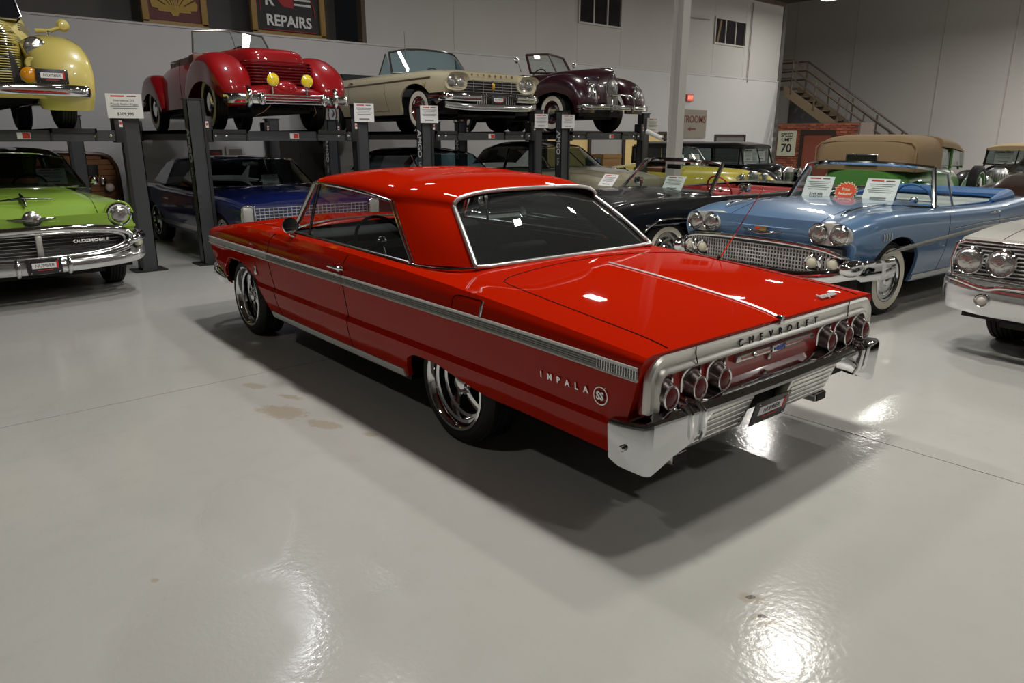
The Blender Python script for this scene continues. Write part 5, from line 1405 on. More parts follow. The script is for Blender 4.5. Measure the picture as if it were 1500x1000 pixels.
# ---- red roadster on the second lift
def build_cord():
    P = mat('paint_ruby', (.26, .006, .008), rough=.4, spec=.1, coat=.7, coat_r=.02); wb = 3.17
    T = car('roadster', 'deep red coffin-nosed roadster with yellow fog lamps raised on a lift', (4.50, 10.54), -93.5, wb, DECK)
    hole = lambda c: .55 < c[0] < 1.95 and c[2] > .98 and abs(c[1]) < .60
    sloft(T, [(-1.15, .18, .45, .62, 2.2), (-1.0, .40, .38, .78, 2.4), (-.5, .62, .34, .98, 2.8), (.2, .72, .32, 1.10, 3.0), (1.0, .75, .32, 1.13, 3.2), (1.8, .72, .32, 1.13, 3.2), (2.2, .64, .34, 1.12, 3.4), (2.45, .55, .40, 1.13, 3.6)], P, 'body', hole=hole)
    # coffin nose
    sloft(T, [(2.40, .50, .50, 1.12, 4.5), (3.0, .46, .52, 1.10, 5), (3.55, .42, .54, 1.06, 5.5), (3.72, .40, .56, 1.03, 5.5), (3.79, .37, .58, 1.00, 5), (3.82, .30, .60, .96, 4)], P, 'hood')
    lou = mat('louver_red', (.16, .006, .010), rough=.25, coat=1)
    for k in range(8):
        z = .60 + k * .038
        pts = [(2.62, .52, z), (3.3, .475, z), (3.70, .455, z), (3.83, .40, z), (3.875, .28, z), (3.885, 0, z)]
        ribbon(T, smoothpath(pts, 4), round_sec(.05, .020), 'louver', m=lou)
    for s in (1, -1):
        fender(T, [(4.00, .30, .10, .04, .10), (3.96, .50, .20, .10, .15), (3.78, .70, .24, .13, .20), (3.45, .84, .225, .14, .24), (3.05, .86, .225, .13, .24), (2.65, .77, .21, .12, .22), (2.30, .55, .19, .11, .15), (2.12, .36, .15, .07, .08)][::-1], s, P, y=.655)
        fender(T, [(.62, .34, .14, .05, .08), (.45, .60, .17, .09, .15), (.12, .79, .18, .10, .20), (-.25, .79, .18, .10, .20), (-.62, .62, .16, .09, .16), (-.90, .40, .12, .05, .08)][::-1], s, P, y=.66)
        sp = MB().sphere((-.10, s * .90, .46), (.05, .03, .05)).build('fender_light', CHROME, T)
        bar(T, [(1.62, s * .735, .98), (1.5, s * .77, .985), (1.42, s * .77, .985)], .012, 'door_handle')
        pts = [(1.72, .40), (1.70, .7), (1.70, 1.02)]
        MB().tube([(x, s * (.748 if z < .9 else .72), z) for x, z in pts], .004, 5).build('door_gap', SEAMM, T)
    sloft(T, [(3.55, .62, .34, .62, 3), (3.85, .60, .33, .58, 3), (4.05, .55, .34, .52, 3), (4.10, .4, .36, .48, 3)], P, 'front_apron')
    MB().sphere((3.95, 0, .50), (.16, .20, .13)).build('transmission_cover', P, T)
    under(T, -1.0, 3.9, .66, .22, .40, (0, wb)); 
    wheels(T, wb, .80, .36, .17, .22, 'steel', ww=.085, inset=.02, rimmat=BLACK)
    g, rows = windshield(T, (2.02, .60, 1.10), (1.82, .52, 1.42), .16, .10, m=GLASS, fr=.013, frm=mat('bronze_frame', (.16, .14, .12), rough=.3, metal=.8), p=1.2, centre=True)
    RV = mat('tan_leather', (.25, .10, .06), rough=.5); cockpit(T, .6, 1.9, .58, .45, 1.08, RV, seats=((.1,),))
    for y, z in ((.23, .62), (-.23, .62)):
        o = pod_lamp(T, 4.17, y, z, .082, lens=YELL, name='fog_lamp', depth=.12); MB().tube([(-.05, 0, -.08), (-.05, 0, -.2)], .012, 6).build('lamp_post', CHROME, o)
    # bumper with twin centre bars and guards
    path = [(4.06, .84, .38), (4.16, .78, .38), (4.20, .60, .38), (4.22, .40, .38)]
    for s in (1, -1): ribbon(T, [(x, s * y, z) for x, y, z in smoothpath(path, 4)], round_sec(.03, .125), 'front_bumper', sym=False)
    for dz in (-.05, -.015, .02, .055): bar(T, [(4.23, .44, .375 + dz), (4.24, 0, .375 + dz)], .011, 'bumper_bar', sym=True)
    for s in (1, -1):
        bar(T, [(4.22, s * .58, .28), (4.27, s * .58, .33), (4.27, s * .58, .45), (4.22, s * .58, .52)], [.02, .035, .035, .02], 'bumper_guard')
        MB().sphere((4.25, s * .42, .375), (.03, .05, .08)).build('bumper_clamp', CHROME, T)
        bar(T, [(4.2, s * .30, .30), (4.1, s * .36, .22), (3.9, s * .40, .18)], .004, 'lamp_wire', m=mat('wire_tan', (.45, .25, .10), rough=.6))
    return T
build_cord()
# ---- cream finned convertible on the third lift
def build_plymouth():
    P = paint('cream', (.56, .50, .33), rough=.35); wb = 3.0
    T = car('convertible', 'cream convertible with blue windshield and hooded headlamps raised on a lift', (8.0, 10.50), -90, wb, DECK)
    xr, xf = -1.45, 3.80
    Ls = gen_lines(xr, xf, .99, [(xr, .40), (.5, .27), (2.5, .27), (3.4, .38), (xf, .48)], [(xr, .66), (2, .60), (xf, .66)], [(xr, 1.05), (-.6, 1.02), (.6, .93), (2.2, .94), (3.2, .935), (xf - .1, .90), (xf, .89)],
        [(xr, .84), (-.3, .97), (1.9, .985), (2.6, 1.01), (3.3, .97), (xf - .08, .90), (xf, .82)], crown=.87, shoulder=.10, hwx=[(xr, .93), (0, 1), (3, 1), (xf, .985)], rnose=.06, mid=.8)
    B = Body(Ls, arches=[(0, .45, arch_round(.3, .3, 2.4)), (wb, .49, arch_round(.30, .44, 2.2))], dense=(.2, 1.95))
    B.mb(hole=lambda c: .2 < c[0] < 1.95 and abs(c[1]) < .73 and c[2] > .84).build('body', P, T, smooth=32)
    under(T, xr, xf, .99, .22, .56, (0, wb)); wheels(T, wb, .97, .345, .19, .19, 'cap', ww=.075, inset=.06)
    KV = mat('black_top', (.012, .012, .012), rough=.8); cockpit(T, .2, 1.97, .75, .34, .94, KV, seats=((.05, .8),))
    MB().tube([(.05, -.70, .98), (.05, .70, .98)], .10, 10).build('folded_top', KV, T)
    windshield(T, (2.12, .84, .96), (1.86, .72, 1.33), .40, .26, m=GLASSB, fr=.018, frm=mat('frame_dark', (.10, .10, .09), rough=.25, metal=.8), p=3.0, crown=(.015, .05))
    for s in (1, -1):
        v = quarter_light(T, [(2.12, .85, .95), (1.72, .86, .95), (1.82, .75, 1.30)], s, GLASSB, 'vent_glass')
        MB().tube([(1.73, s * .86, .95), (1.80, s * .755, 1.30)], .012, 8).build('vent_frame', MATS['frame_dark'], v)
        # hooded twin lamps
        sec = []
        for i in range(24):
            a = 2 * PI * i / 24; c, q = math.cos(a), math.sin(a); sec.append((.745 + .22 * math.copysign(abs(c) ** .7, c), .745 + .135 * math.copysign(abs(q) ** .7, q)))
        MB().grid([[(xf - .30, s * y, z) for y, z in sec], [(xf + .05 + (.05 if z > .75 else -.03), s * y, z) for y, z in sec], [(xf + .02, s * (.745 + (y - .745) * .9), .745 + (z - .745) * .9) for y, z in sec], [(xf - .05, s * .745, .745)] * 24], cv=True).build('lamp_hood', P, T, smooth=40)
        headlamp(T, xf + .0, s * .83, .745, .098, ring=.014, depth=.05); headlamp(T, xf + .0, s * .635, .745, .078, ring=.010, depth=.05, name='inner_lamp', lensmat=mat('inner_lens', (.40, .40, .37), rough=.25, metal=.6))
        zl = lambda x: float(np.interp(x, [-1.3, 3.45], [.76, .815]))
        B.strip(-1.3, 3.45, lambda x: zl(x) - .012, lambda x: zl(x) + .012, off=.008, side=s).build('side_moulding', mat('trim_brown', (.16, .11, .06), rough=.3, metal=.6), T)
        for d in (-1, 1): MB().tube([(3.30 + .0, s * (B.side(3.3, .70) + .006), .675), (3.30 + d * .035, s * (B.side(3.3, .74) + .006), .75)], .007, 6).build('fender_vee', MATS['crest_gold'], T)
        B.seam_side([(2.1, .32), (2.1, .6), (2.08, .93)], .003, s).build('door_gap', SEAMM, T); B.seam_side([(.85, .32), (.85, .6), (.84, .93)], .003, s).build('door_gap', SEAMM, T); B.seam_side([(.85, .34), (1.5, .335), (2.1, .34)], .003, s).build('door_gap', SEAMM, T)
        bar(T, [(1.02, s * (B.side(1.02, .83) + .004), .83), (.98, s * (B.side(.98, .83) + .03), .835), (.90, s * (B.side(.9, .83) + .03), .835), (.87, s * (B.side(.87, .83) + .004), .83)], .011, 'door_handle')
    g = MB().prismX([(-.80, .58), (.80, .58), (.62, .80), (-.62, .80)], xf - .06, xf - .01).build('grille', mat('grille_dark'), T)
    for k in range(5): bar(g, [(xf + .01, .80 - .03 * k, .60 + .042 * k), (xf + .02, 0, .60 + .042 * k)], .007, 'grille_bar', m=CHROME, sym=True, n=6)
    for k in range(7): mesh_box(g, 'grille_upright', xf + .0, xf + .018, -.6 + .2 * k, -.59 + .2 * k, .59, .79, CHROME2)
    MB().box((xf + .03, 0, .69), (.02, .05, .11)).build('gold_emblem', mat('gold', (.75, .45, .05), rough=.25, metal=.8), g, bevel=.008)
    for i, ch in enumerate('PLYMOUTH'): text_at('hood_letter', ch, .05, mat('crest_gold'), (0, 1, 0), (-.5, 0, 1), (xf + .012, -.42 + i * .12, .855), T, depth=.004, bold=.002)
    for s in (1, -1):
        path = [(xf - .35, 1.0, .52), (xf - .05, .99, .52), (xf + .08, .90, .52), (xf + .15, .65, .515), (xf + .17, .38, .52)]
        ribbon(T, [(x, s * y, z) for x, y, z in smoothpath(path, 4)], lambda t: round_sec(.07, .12 + .02 * t), 'front_bumper', sym=False)
    ribbon(T, smoothpath([(xf + .0, .95, .40), (xf + .10, .7, .37), (xf + .14, .4, .36), (xf + .15, 0, .36)], 3), round_sec(.05, .10), 'bumper_valance', m=MATS['bumper_bright'])
    gu = mesh_box(T, 'lower_grille', xf + .02, xf + .06, -.42, .42, .38, .58, mat('grille_dark'))
    for k in range(18):
        y = -.40 + k * .047
        if abs(y) > .17: MB().box((xf + .10, y, .475), (.03, .018, .20)).build('grille_tooth', CHROME, gu, bevel=.004)
    plate(T, xf + .16, 0, .475, .28, .14, nose=1)
    bar(T, [(2.35, -.70, .97), (2.33, -.70, 1.62)], .004, 'aerial')
    return T
build_plymouth()
# ---- maroon convertible on the fourth lift
def build_maroon():
    P = paint('maroon', (.035, .006, .014), rough=.3); wb = 2.85
    T = car('convertible', 'dark maroon convertible with chrome prow and whitewall tyres raised on the fourth lift', (11.05, 10.58), -90, wb, DECK)
    hole = lambda c: .35 < c[0] < 1.75 and c[2] > 1.02 and abs(c[1]) < .60
    sloft(T, [(-.95, .30, .45, .80, 2.4), (-.6, .55, .38, 1.02, 2.6), (0, .70, .36, 1.13, 3), (.8, .74, .36, 1.15, 3.2), (1.6, .70, .36, 1.15, 3.2), (2.0, .62, .40, 1.15, 3)], P, 'body', hole=hole)
    sloft(T, [(1.95, .60, .48, 1.15, 2.8), (2.5, .52, .52, 1.18, 2.8), (3.1, .42, .52, 1.18, 2.6), (3.50, .28, .52, 1.16, 2.4), (3.62, .15, .54, 1.12, 2.2)], P, 'hood')
    bar(T, [(3.64, 0, .98), (3.66, 0, 1.08), (3.60, 0, 1.15), (3.3, 0, 1.185)], [.012, .016, .012, .006], 'prow_ornament')
    for s in (1, -1):
        bar(T, [(1.9, s * .605, .98), (2.6, s * .50, .985), (3.2, s * .39, .985), (3.52, s * .265, .98)], .010, 'hood_spear')
        fender(T, [(3.62, .34, .22, .05, .10), (3.62, .58, .28, .12, .14), (3.45, .80, .29, .15, .18), (3.05, .92, .28, .14, .20), (2.65, .88, .27, .13, .20), (2.25, .70, .23, .12, .16), (1.95, .45, .18, .08, .08), (1.8, .34, .14, .04, .05)][::-1], s, P, y=.68)
        fender(T, [(.62, .34, .14, .05, .08), (.48, .62, .18, .10, .15), (.15, .84, .20, .12, .20), (-.25, .86, .20, .12, .20), (-.65, .68, .18, .11, .16), (-.95, .42, .14, .06, .08)][::-1], s, P, y=.72)
        mesh_box(T, 'running_board', .6, 1.85, s * .62, s * .86, .30, .34, BLACK, bevel=.01)
        # teardrop headlamp set into the fender
        o = headlamp(T, 3.70, s * .65, .74, .085, ring=.022, depth=.10); o.scale = (1, .9, 1.35); o.rotation_euler = (0, R(-12), 0)
        bar(T, [(1.80, s * .70, 1.17), (1.82, s * .80, 1.35)], .008, 'mirror_stalk'); MB().sphere((1.80, s * .82, 1.38), (.02, .06, .06)).build('side_mirror', CHROME, T)
        side = MB().prismX([(s * .14, .52), (s * .40, .50), (s * .36, .80), (s * .20, .86)], 3.34, 3.40).build('side_grille', BLACK, T)
        for k in range(7): MB().box((3.41, s * (.17 + .032 * k), .67), (.012, .006, .30)).build('grille_bar', CHROME2, side)
        B_ = None
    gr = MB().prismX([(-.15, .48), (.15, .48), (.17, .88), (.06, .96), (-.06, .96), (-.17, .88)], 3.56, 3.63).build('grille', CHROME2, T, bevel=.02)
    for k in range(11): bar(gr, [(3.645, -.14 + .028 * k, .50), (3.65, -.145 + .029 * k, .70), (3.63, -.15 + .03 * k, .88)], .007, 'grille_bar', n=6)
    under(T, -.8, 3.4, .64, .24, .45, (0, wb)); wheels(T, wb, .84, .36, .17, .20, 'steel', ww=.085, inset=.0, rimmat=P)
    windshield(T, (1.98, .60, 1.14), (1.76, .52, 1.50), .14, .10, m=GLASS, fr=.024, frm=P, p=1.3, centre=True)
    cockpit(T, .4, 1.72, .58, .45, 1.10, mat('maroon_leather', (.10, .02, .02), rough=.5), seats=((.1,),))
    path = [(3.62, .92, .44), (3.78, .88, .44), (3.86, .6, .44), (3.90, 0, .44)]
    ribbon(T, smoothpath(path, 4), round_sec(.03, .10), 'front_bumper')
    for s in (1, -1): bar(T, [(3.90, s * .30, .36), (3.93, s * .30, .44), (3.91, s * .30, .60), (3.86, s * .26, .66)], .018, 'bumper_guard')
    bar(T, [(3.86, .26, .66), (3.86, 0, .67)], .014, 'guard_rail', sym=True)
    plate(T, 3.55, -.36, .62, .26, .12, nose=1)
    return T
build_maroon()
# ---- pale yellow truck on the first lift
def build_truck():
    P = paint('pale_yellow', (.60, .50, .13), rough=.35); wb = 2.9
    T = car('pickup_truck', 'pale yellow vintage truck with tall barred grille and amber fog lamp on the left lift', (1.20, 10.22), -90, wb, DECK)
    # hood and shell with tall rounded grille
    sloft(T, [(1.9, .68, .55, 1.24, 3), (2.4, .56, .55, 1.22, 2.8), (2.9, .42, .52, 1.20, 2.6), (3.25, .33, .50, 1.16, 2.6), (3.40, .27, .50, 1.10, 2.6)], P, 'hood')
    gr = sloft(T, [(3.38, .27, .45, 1.10, 2.5), (3.46, .255, .45, 1.06, 2.4), (3.52, .20, .46, 1.0, 2.3)], mat('grille_dark'), 'grille')[0]
    for k in range(26):
        z = .47 + k * .0245; w = .285 if z < .9 else .285 * math.sqrt(max(.02, 1 - ((z - .9) / .22) ** 2))
        ribbon(T, [(3.36, w, z), (3.46, w * .9, z), (3.535, w * .45, z), (3.55, 0, z)], round_sec(.016, .012, 6), 'grille_bar', m=P if k % 5 else CHROME, par=gr)
    for s in (1, -1):
        for k in range(4): bar(T, [(2.5, s * (.555 - .0 * k), 1.03 + .022 * k), (3.2, s * .37, 1.02 + .022 * k), (3.33, s * .325, 1.01 + .022 * k)], .008, 'hood_moulding', m=CHROME2, n=6)
        fender(T, [(3.52, .20, .25, .05, .06), (3.58, .40, .28, .10, .12), (3.50, .62, .30, .15, .16), (3.25, .80, .30, .16, .18), (2.9, .86, .29, .15, .20), (2.5, .78, .26, .13, .18), (2.15, .55, .22, .10, .12), (1.95, .36, .18, .05, .06)][::-1], s, P, y=.64)
        fender(T, [(.62, .34, .14, .05, .08), (.45, .62, .18, .10, .15), (.12, .86, .20, .12, .20), (-.25, .86, .20, .12, .20), (-.62, .66, .18, .11, .16), (-.85, .42, .14, .06, .08)][::-1], s, P, y=.72)
        mesh_box(T, 'running_board', .6, 2.0, s * .60, s * .86, .30, .34, P, bevel=.01)
        h = pod_lamp(T, 3.42, s * .43, .83, .105, m=CHROME, depth=.2); MB().tube([(-.06, 0, -.09), (-.1, s * -.02, -.18)], .02, 8).build('lamp_stalk', P, h)
        f = pod_lamp(T, 3.66, s * .30, .535, .082, m=CHROME, lens=AMBER, name='fog_lamp', depth=.10); MB().tube([(-.04, 0, -.07), (-.04, 0, -.15)], .012, 6).build('lamp_post', CHROME, f)
        hn = MB().lathe([(0, -.02), (.05, -.01), (.065, .02), (.055, .03), (0, .02)], 20, axis='x', c=(3.50, s * .36, .66)).build('horn', P, T)
        MB().lathe([(.02, 0), (.022, .04), (.0, .06)], 12, axis='z', c=(3.1, s * .64, .995)).build('fender_lamp', CHROME, T)
        # mirror arm
        ma = bar(T, [(2.02, s * .70, 1.16), (2.05, s * .85, 1.17), (2.06, s * .98, 1.22)], [.03, .025, .02], 'mirror_arm', m=P)
        MB().lathe([(0, .03), (.05, .02), (.075, -.01), (0, -.015)], 20, axis='x', c=(2.06, s * 1.0, 1.24)).build('side_mirror', P, ma)
    sloft(T, [(.95, .70, .40, 1.62, 3.2), (1.1, .72, .40, 1.70, 3.4), (1.6, .71, .40, 1.72, 3.4), (1.82, .70, .40, 1.60, 3.4), (2.02, .69, .40, 1.25, 3.2)], P, 'cab')
    g = []
    for s in (1, -1):
        pl = [(2.035, s * .06, 1.27), (2.02, s * .52, 1.255), (1.99, s * .575, 1.30), (1.90, s * .55, 1.50), (1.865, s * .48, 1.57), (1.865, s * .06, 1.585)]
        w = MB().prism([0, 1, 2, 3, 4, 5], lambda i: (pl[i][0] + .012, pl[i][1], pl[i][2] + .008), lambda i: (pl[i][0] - .03, pl[i][1], pl[i][2] - .02)).build('windshield', mat('night_pane'), T, smooth=0)
        MB().tube([(p[0] + .014, p[1], p[2] + .01) for p in pl], .012, 6, closed=True).build('windshield_frame', CHROME2, w)
    b = MB().b2(-1.1, .93, -.70, .70, .50, .54).b2(-1.1, .93, -.70, -.67, .54, 1.0).b2(-1.1, .93, .67, .70, .54, 1.0).b2(-1.12, -1.09, -.70, .70, .5, 1.0).b2(.90, .93, -.7, .7, .5, 1.0)
    b.build('cargo_box', P, T)
    under(T, -1.0, 3.3, .60, .26, .48, (0, wb)); wheels(T, wb, .80, .37, .19, .20, 'steel', inset=.0, rimmat=P)
    sloft(T, [(3.2, .62, .34, .46, 3), (3.5, .60, .30, .42, 3), (3.62, .50, .30, .38, 3)], P, 'front_apron')
    path = [(3.52, .86, .385), (3.66, .82, .385), (3.76, .55, .385), (3.80, 0, .385)]
    ribbon(T, smoothpath(path, 4), round_sec(.05, .115, p=3.2), 'front_bumper')
    plate(T, 3.70, .50, .525, .30, .15, nose=1)
    return T
build_truck()
# ------------------------------------------------------------------ cars at the back of the hall
def build_yellow_roadster():
    P = paint('bright_yellow', (.62, .52, .06), rough=.35); wb = 2.7
    T = car('roadster', 'small bright yellow roadster standing beyond the black convertible', (13.25, 8.35), -90, wb)
    sloft(T, [(-.9, .30, .42, .80, 2.4), (-.5, .55, .36, 1.0, 2.6), (.3, .66, .34, 1.06, 3), (1.3, .64, .36, 1.06, 3), (1.75, .52, .40, 1.06, 2.8)], P, 'body', hole=lambda c: .4 < c[0] < 1.5 and c[2] > .98 and abs(c[1]) < .5)
    sloft(T, [(1.7, .52, .45, 1.07, 2.8), (2.3, .40, .48, 1.05, 2.6), (2.85, .28, .50, 1.02, 2.6), (3.05, .22, .52, .98, 2.4)], P, 'hood')
    g = MB().prismX([(-.17, .50), (.17, .50), (.19, .92), (.08, 1.0), (-.08, 1.0), (-.19, .92)], 3.03, 3.10).build('grille', CHROME2, T, bevel=.02)
    for k in range(8): bar(g, [(3.11, -.14 + .04 * k, .52), (3.11, -.14 + .04 * k, .94)], .006, 'grille_bar', m=CHROME, n=6)
    for s in (1, -1):
        fender(T, [(3.30, .30, .14, .05, .10), (3.22, .58, .18, .10, .15), (2.95, .80, .19, .11, .18), (2.6, .82, .19, .11, .18), (2.25, .62, .17, .09, .12), (1.9, .36, .14, .05, .05)][::-1], s, P, y=.64)
        fender(T, [(.6, .34, .14, .05, .08), (.4, .66, .18, .10, .15), (.05, .84, .19, .11, .18), (-.35, .80, .19, .11, .18), (-.7, .50, .15, .08, .10)][::-1], s, P, y=.66)
        pod_lamp(T, 3.08, s * .40, .86, .10); mesh_box(T, 'running_board', .5, 1.95, s * .56, s * .80, .30, .33, BLACK)
    under(T, -.7, 3.0, .55, .24, .42, (0, wb)); wheels(T, wb, .78, .35, .15, .21, 'steel', ww=.07, inset=0, rimmat=P)
    windshield(T, (1.62, .56, 1.06), (1.36, .52, 1.40), .05, .03, fr=.016, p=2, centre=False)
    cockpit(T, .45, 1.45, .5, .45, 1.02, mat('tan_leather'), seats=((.1,),))
    ribbon(T, smoothpath([(3.32, .78, .44), (3.42, .5, .44), (3.46, 0, .44)], 4), round_sec(.03, .09), 'front_bumper')
build_yellow_roadster()
def box_sedan(name, label, fa, heading, wb, P, top, length_rear, roofz=1.50, taptop=None, hoodz=1.08, hw=.70, cab=(-.6, 1.75), windows=True, soft=False, ww=.07):
    T = car(name, label, fa, heading, wb)
    zb = hoodz - .02
    sloft(T, [(-length_rear, hw * .75, .42, zb - .1, 3.2), (-length_rear + .2, hw * .92, .38, zb, 4), (0, hw, .36, zb, 4.5), (cab[1], hw * .98, .36, zb, 4.5), (cab[1] + .15, hw * .85, .40, zb, 3.4)], P, 'body')
    sloft(T, [(cab[1] + .1, hw * .84, .45, hoodz, 3), (cab[1] + .6, hw * .62, .48, hoodz, 2.8), (wb + .22, hw * .40, .50, hoodz - .06, 2.6), (wb + .32, hw * .36, .52, hoodz - .08, 2.5)], P, 'hood')
    xg = wb + .32
    g = MB().prismX([(-.22, .48), (.22, .48), (.24, hoodz - .16), (.10, hoodz - .06), (-.10, hoodz - .06), (-.24, hoodz - .16)], xg - .02, xg + .05).build('grille', CHROME2, T, bevel=.02)
    for k in range(9): bar(g, [(xg + .06, -.18 + .045 * k, .50), (xg + .06, -.18 + .045 * k, hoodz - .18)], .007, 'grille_bar', m=CHROME, n=6)
    for s in (1, -1):
        fender(T, [(wb + .62, .30, .14, .05, .10), (wb + .50, .60, .19, .10, .15), (wb + .2, .80, .20, .11, .18), (wb - .15, .82, .20, .11, .18), (wb - .5, .62, .17, .09, .12), (wb - .85, .36, .14, .05, .05)][::-1], s, P, y=.66)
        fender(T, [(.6, .34, .14, .05, .08), (.4, .66, .18, .10, .15), (.05, .84, .19, .11, .18), (-.35, .80, .19, .11, .18), (-.7, .50, .15, .08, .10)][::-1], s, P, y=.68)
        pod_lamp(T, xg + .06, s * .46, .84, .11); mesh_box(T, 'running_board', .5, wb - .8, s * .58, s * .86, .30, .33, BLACK)
    under(T, -length_rear + .2, xg, .58, .24, .42, (0, wb)); wheels(T, wb, .82, .37, .15, .22, 'steel', ww=ww, inset=0, rimmat=P)
    ribbon(T, smoothpath([(wb + .62, .84, .46), (wb + .74, .55, .46), (wb + .78, 0, .46)], 4), round_sec(.03, .09), 'front_bumper')
    # greenhouse
    x0, x1 = cab
    sloft(T, [(x0 - .02, hw * .86, roofz - .10, roofz + .0, 3), (x0 + .25, hw * .95, roofz - .08, roofz + .08, 3), (x1 - .4, hw * .95, roofz - .07, roofz + .08, 3), (x1 + .05, hw * .88, roofz - .08, roofz + .02, 3)], top, 'roof')
    for s in (1, -1):
        for x in (x0 + .04, (x0 + x1) / 2, x1 - .02):
            MB().tube([(x, s * hw * .93, zb - .05), (x, s * hw * .90, roofz - .04)], .035 if x < x1 - .1 else .022, 6).build('pillar', top if x < x1 - .1 and soft else P, T)
        if windows:
            for a, c in ((x0 + .08, (x0 + x1) / 2 - .04), ((x0 + x1) / 2 + .04, x1 - .05)):
                quarter_light(T, [(a, hw * .93, zb), (c, hw * .93, zb), (c, hw * .90, roofz - .06), (a, hw * .90, roofz - .06)], s, GLASSD)
    windshield(T, (x1 + .10, hw * .90, zb), (x1 - .02, hw * .86, roofz - .04), .06, .04, m=GLASS, fr=.018, frm=P, p=1.6, crown=(0, .02), centre=True)
    MB().grid([[(x0, -hw * .88, zb - .05), (x0, hw * .88, zb - .05)], [(x0 + .02, -hw * .84, roofz), (x0 + .02, hw * .84, roofz)]]).build('rear_panel', top, T)
    bench(T, x1 - 1.0, -hw * .8, hw * .8, .55, VINYL)
    return T
box_sedan('vintage_sedan', 'tall black vintage sedan with square windows near the back wall', (16.1, 9.15), -90, 2.9, paint('black'), paint('black'), .8, roofz=1.46, hoodz=1.05, cab=(-.9, 2.35))
box_sedan('touring_car', 'black vintage car with tan fabric roof at the far right', (18.5, 5.18), 180, 3.2, paint('black'), mat('tan_canvas', (.42, .31, .17), rough=.85, bump=.2, bscale=60), .9, roofz=1.44, hoodz=1.08, cab=(-.6, 2.35), soft=True)
def build_green_tourer():
    G = paint('leaf_green', (.10, .30, .06), rough=.35); D = paint('dark_green', (.01, .12, .05), rough=.3)
    TC = mat('brown_canvas', (.27, .185, .095), rough=.85, bump=.25, bscale=70, var=.06)
    wb = 3.2
    T = car('touring_car', 'green vintage touring car with tall tan fabric top, rear towards camera', (12.95 + wb, 5.60), 1.5, wb)
    sloft(T, [(-.60, .62, .40, 1.12, 3.4), (-.40, .76, .38, 1.17, 4), (.5, .80, .38, 1.17, 4.5), (1.9, .76, .38, 1.16, 4), (2.15, .62, .42, 1.12, 3)], G, 'body')
    sloft(T, [(2.1, .60, .46, 1.12, 3), (2.7, .46, .50, 1.08, 2.8), (3.45, .30, .52, 1.02, 2.5)], G, 'hood')
    # tall fabric top with rolled edge
    sloft(T, [(-.58, .70, 1.12, 1.52, 4), (-.52, .79, 1.11, 1.62, 4.5), (-.40, .83, 1.11, 1.665, 5), (.1, .85, 1.12, 1.69, 5), (.50, .85, 1.14, 1.68, 5)], TC, 'fabric_top')
    sloft(T, [(.46, .85, 1.49, 1.68, 4), (1.0, .83, 1.46, 1.645, 4), (1.5, .80, 1.42, 1.585, 3.6), (1.86, .76, 1.38, 1.44, 3.2)], TC, 'top_front')
    bar(T, [(-.54, .80, 1.14), (-.55, .80, 1.48), (-.54, .72, 1.555), (-.54, .5, 1.58), (-.54, 0, 1.585)], .014, 'top_piping', m=TC, sym=True)
    w = MB().prismX([(-.24, 1.22), (.24, 1.22), (.24, 1.36), (-.24, 1.36)], -.605, -.555).build('rear_window', mat('night_pane'), T)
    bar(w, [(-.608, .25, 1.21), (-.608, .25, 1.37), (-.608, 0, 1.375)], .012, 'window_frame', m=CHROME2, sym=True); bar(w, [(-.608, .25, 1.21), (-.608, 0, 1.205)], .012, 'window_frame', m=CHROME2, sym=True)
    for s in (1, -1):
        MB().tube([(1.15, s * .78, 1.12), (1.15, s * .78, 1.46)], .028, 6).build('door_pillar', G, T); MB().tube([(1.88, s * .74, 1.12), (1.80, s * .74, 1.42)], .024, 6).build('windshield_post', G, T)
        for a, c in ((.55, 1.12), (1.18, 1.84)): quarter_light(T, [(a, .785, 1.16), (c, .785, 1.16), (c, .76, 1.42), (a, .78, 1.48)], s, GLASSD)
        fender(T, [(wb + .62, .30, .14, .05, .10), (wb + .50, .60, .19, .10, .15), (wb + .2, .80, .20, .11, .18), (wb - .15, .84, .20, .11, .18), (wb - .5, .64, .17, .09, .12), (wb - .85, .36, .14, .05, .05)][::-1], s, D, y=.68)
        fender(T, [(.6, .34, .14, .05, .08), (.4, .66, .18, .10, .15), (.05, .84, .19, .11, .18), (-.35, .80, .19, .11, .18), (-.7, .50, .15, .08, .10)][::-1], s, D, y=.72)
        mesh_box(T, 'running_board', .5, wb - .8, s * .60, s * .90, .30, .33, D)
        # side-mount spare
        wheel(T, wb - .62, s * .90, r=.36, w=.16, rim_r=.24, style='steel', rimmat=G, z=.78)
        pod_lamp(T, wb + .38, s * .46, .86, .11)
    under(T, -.5, wb + .2, .6, .24, .42, (0, wb)); wheels(T, wb, .86, .37, .15, .22, 'steel', ww=.0, inset=0, rimmat=G)
    windshield(T, (1.92, .72, 1.14), (1.82, .70, 1.42), .03, .02, fr=.016, frm=G, p=2)
    bar(T, [(2.02, -.62, 1.20), (2.45, -.52, 1.08)], .02, 'hood_strut', m=BRONZE)
    ribbon(T, [(x, y, .5) for x, y in ((-.85, .75), (-.92, .4), (-.93, 0))], round_sec(.03, .07), 'rear_bumper')
build_green_tourer()
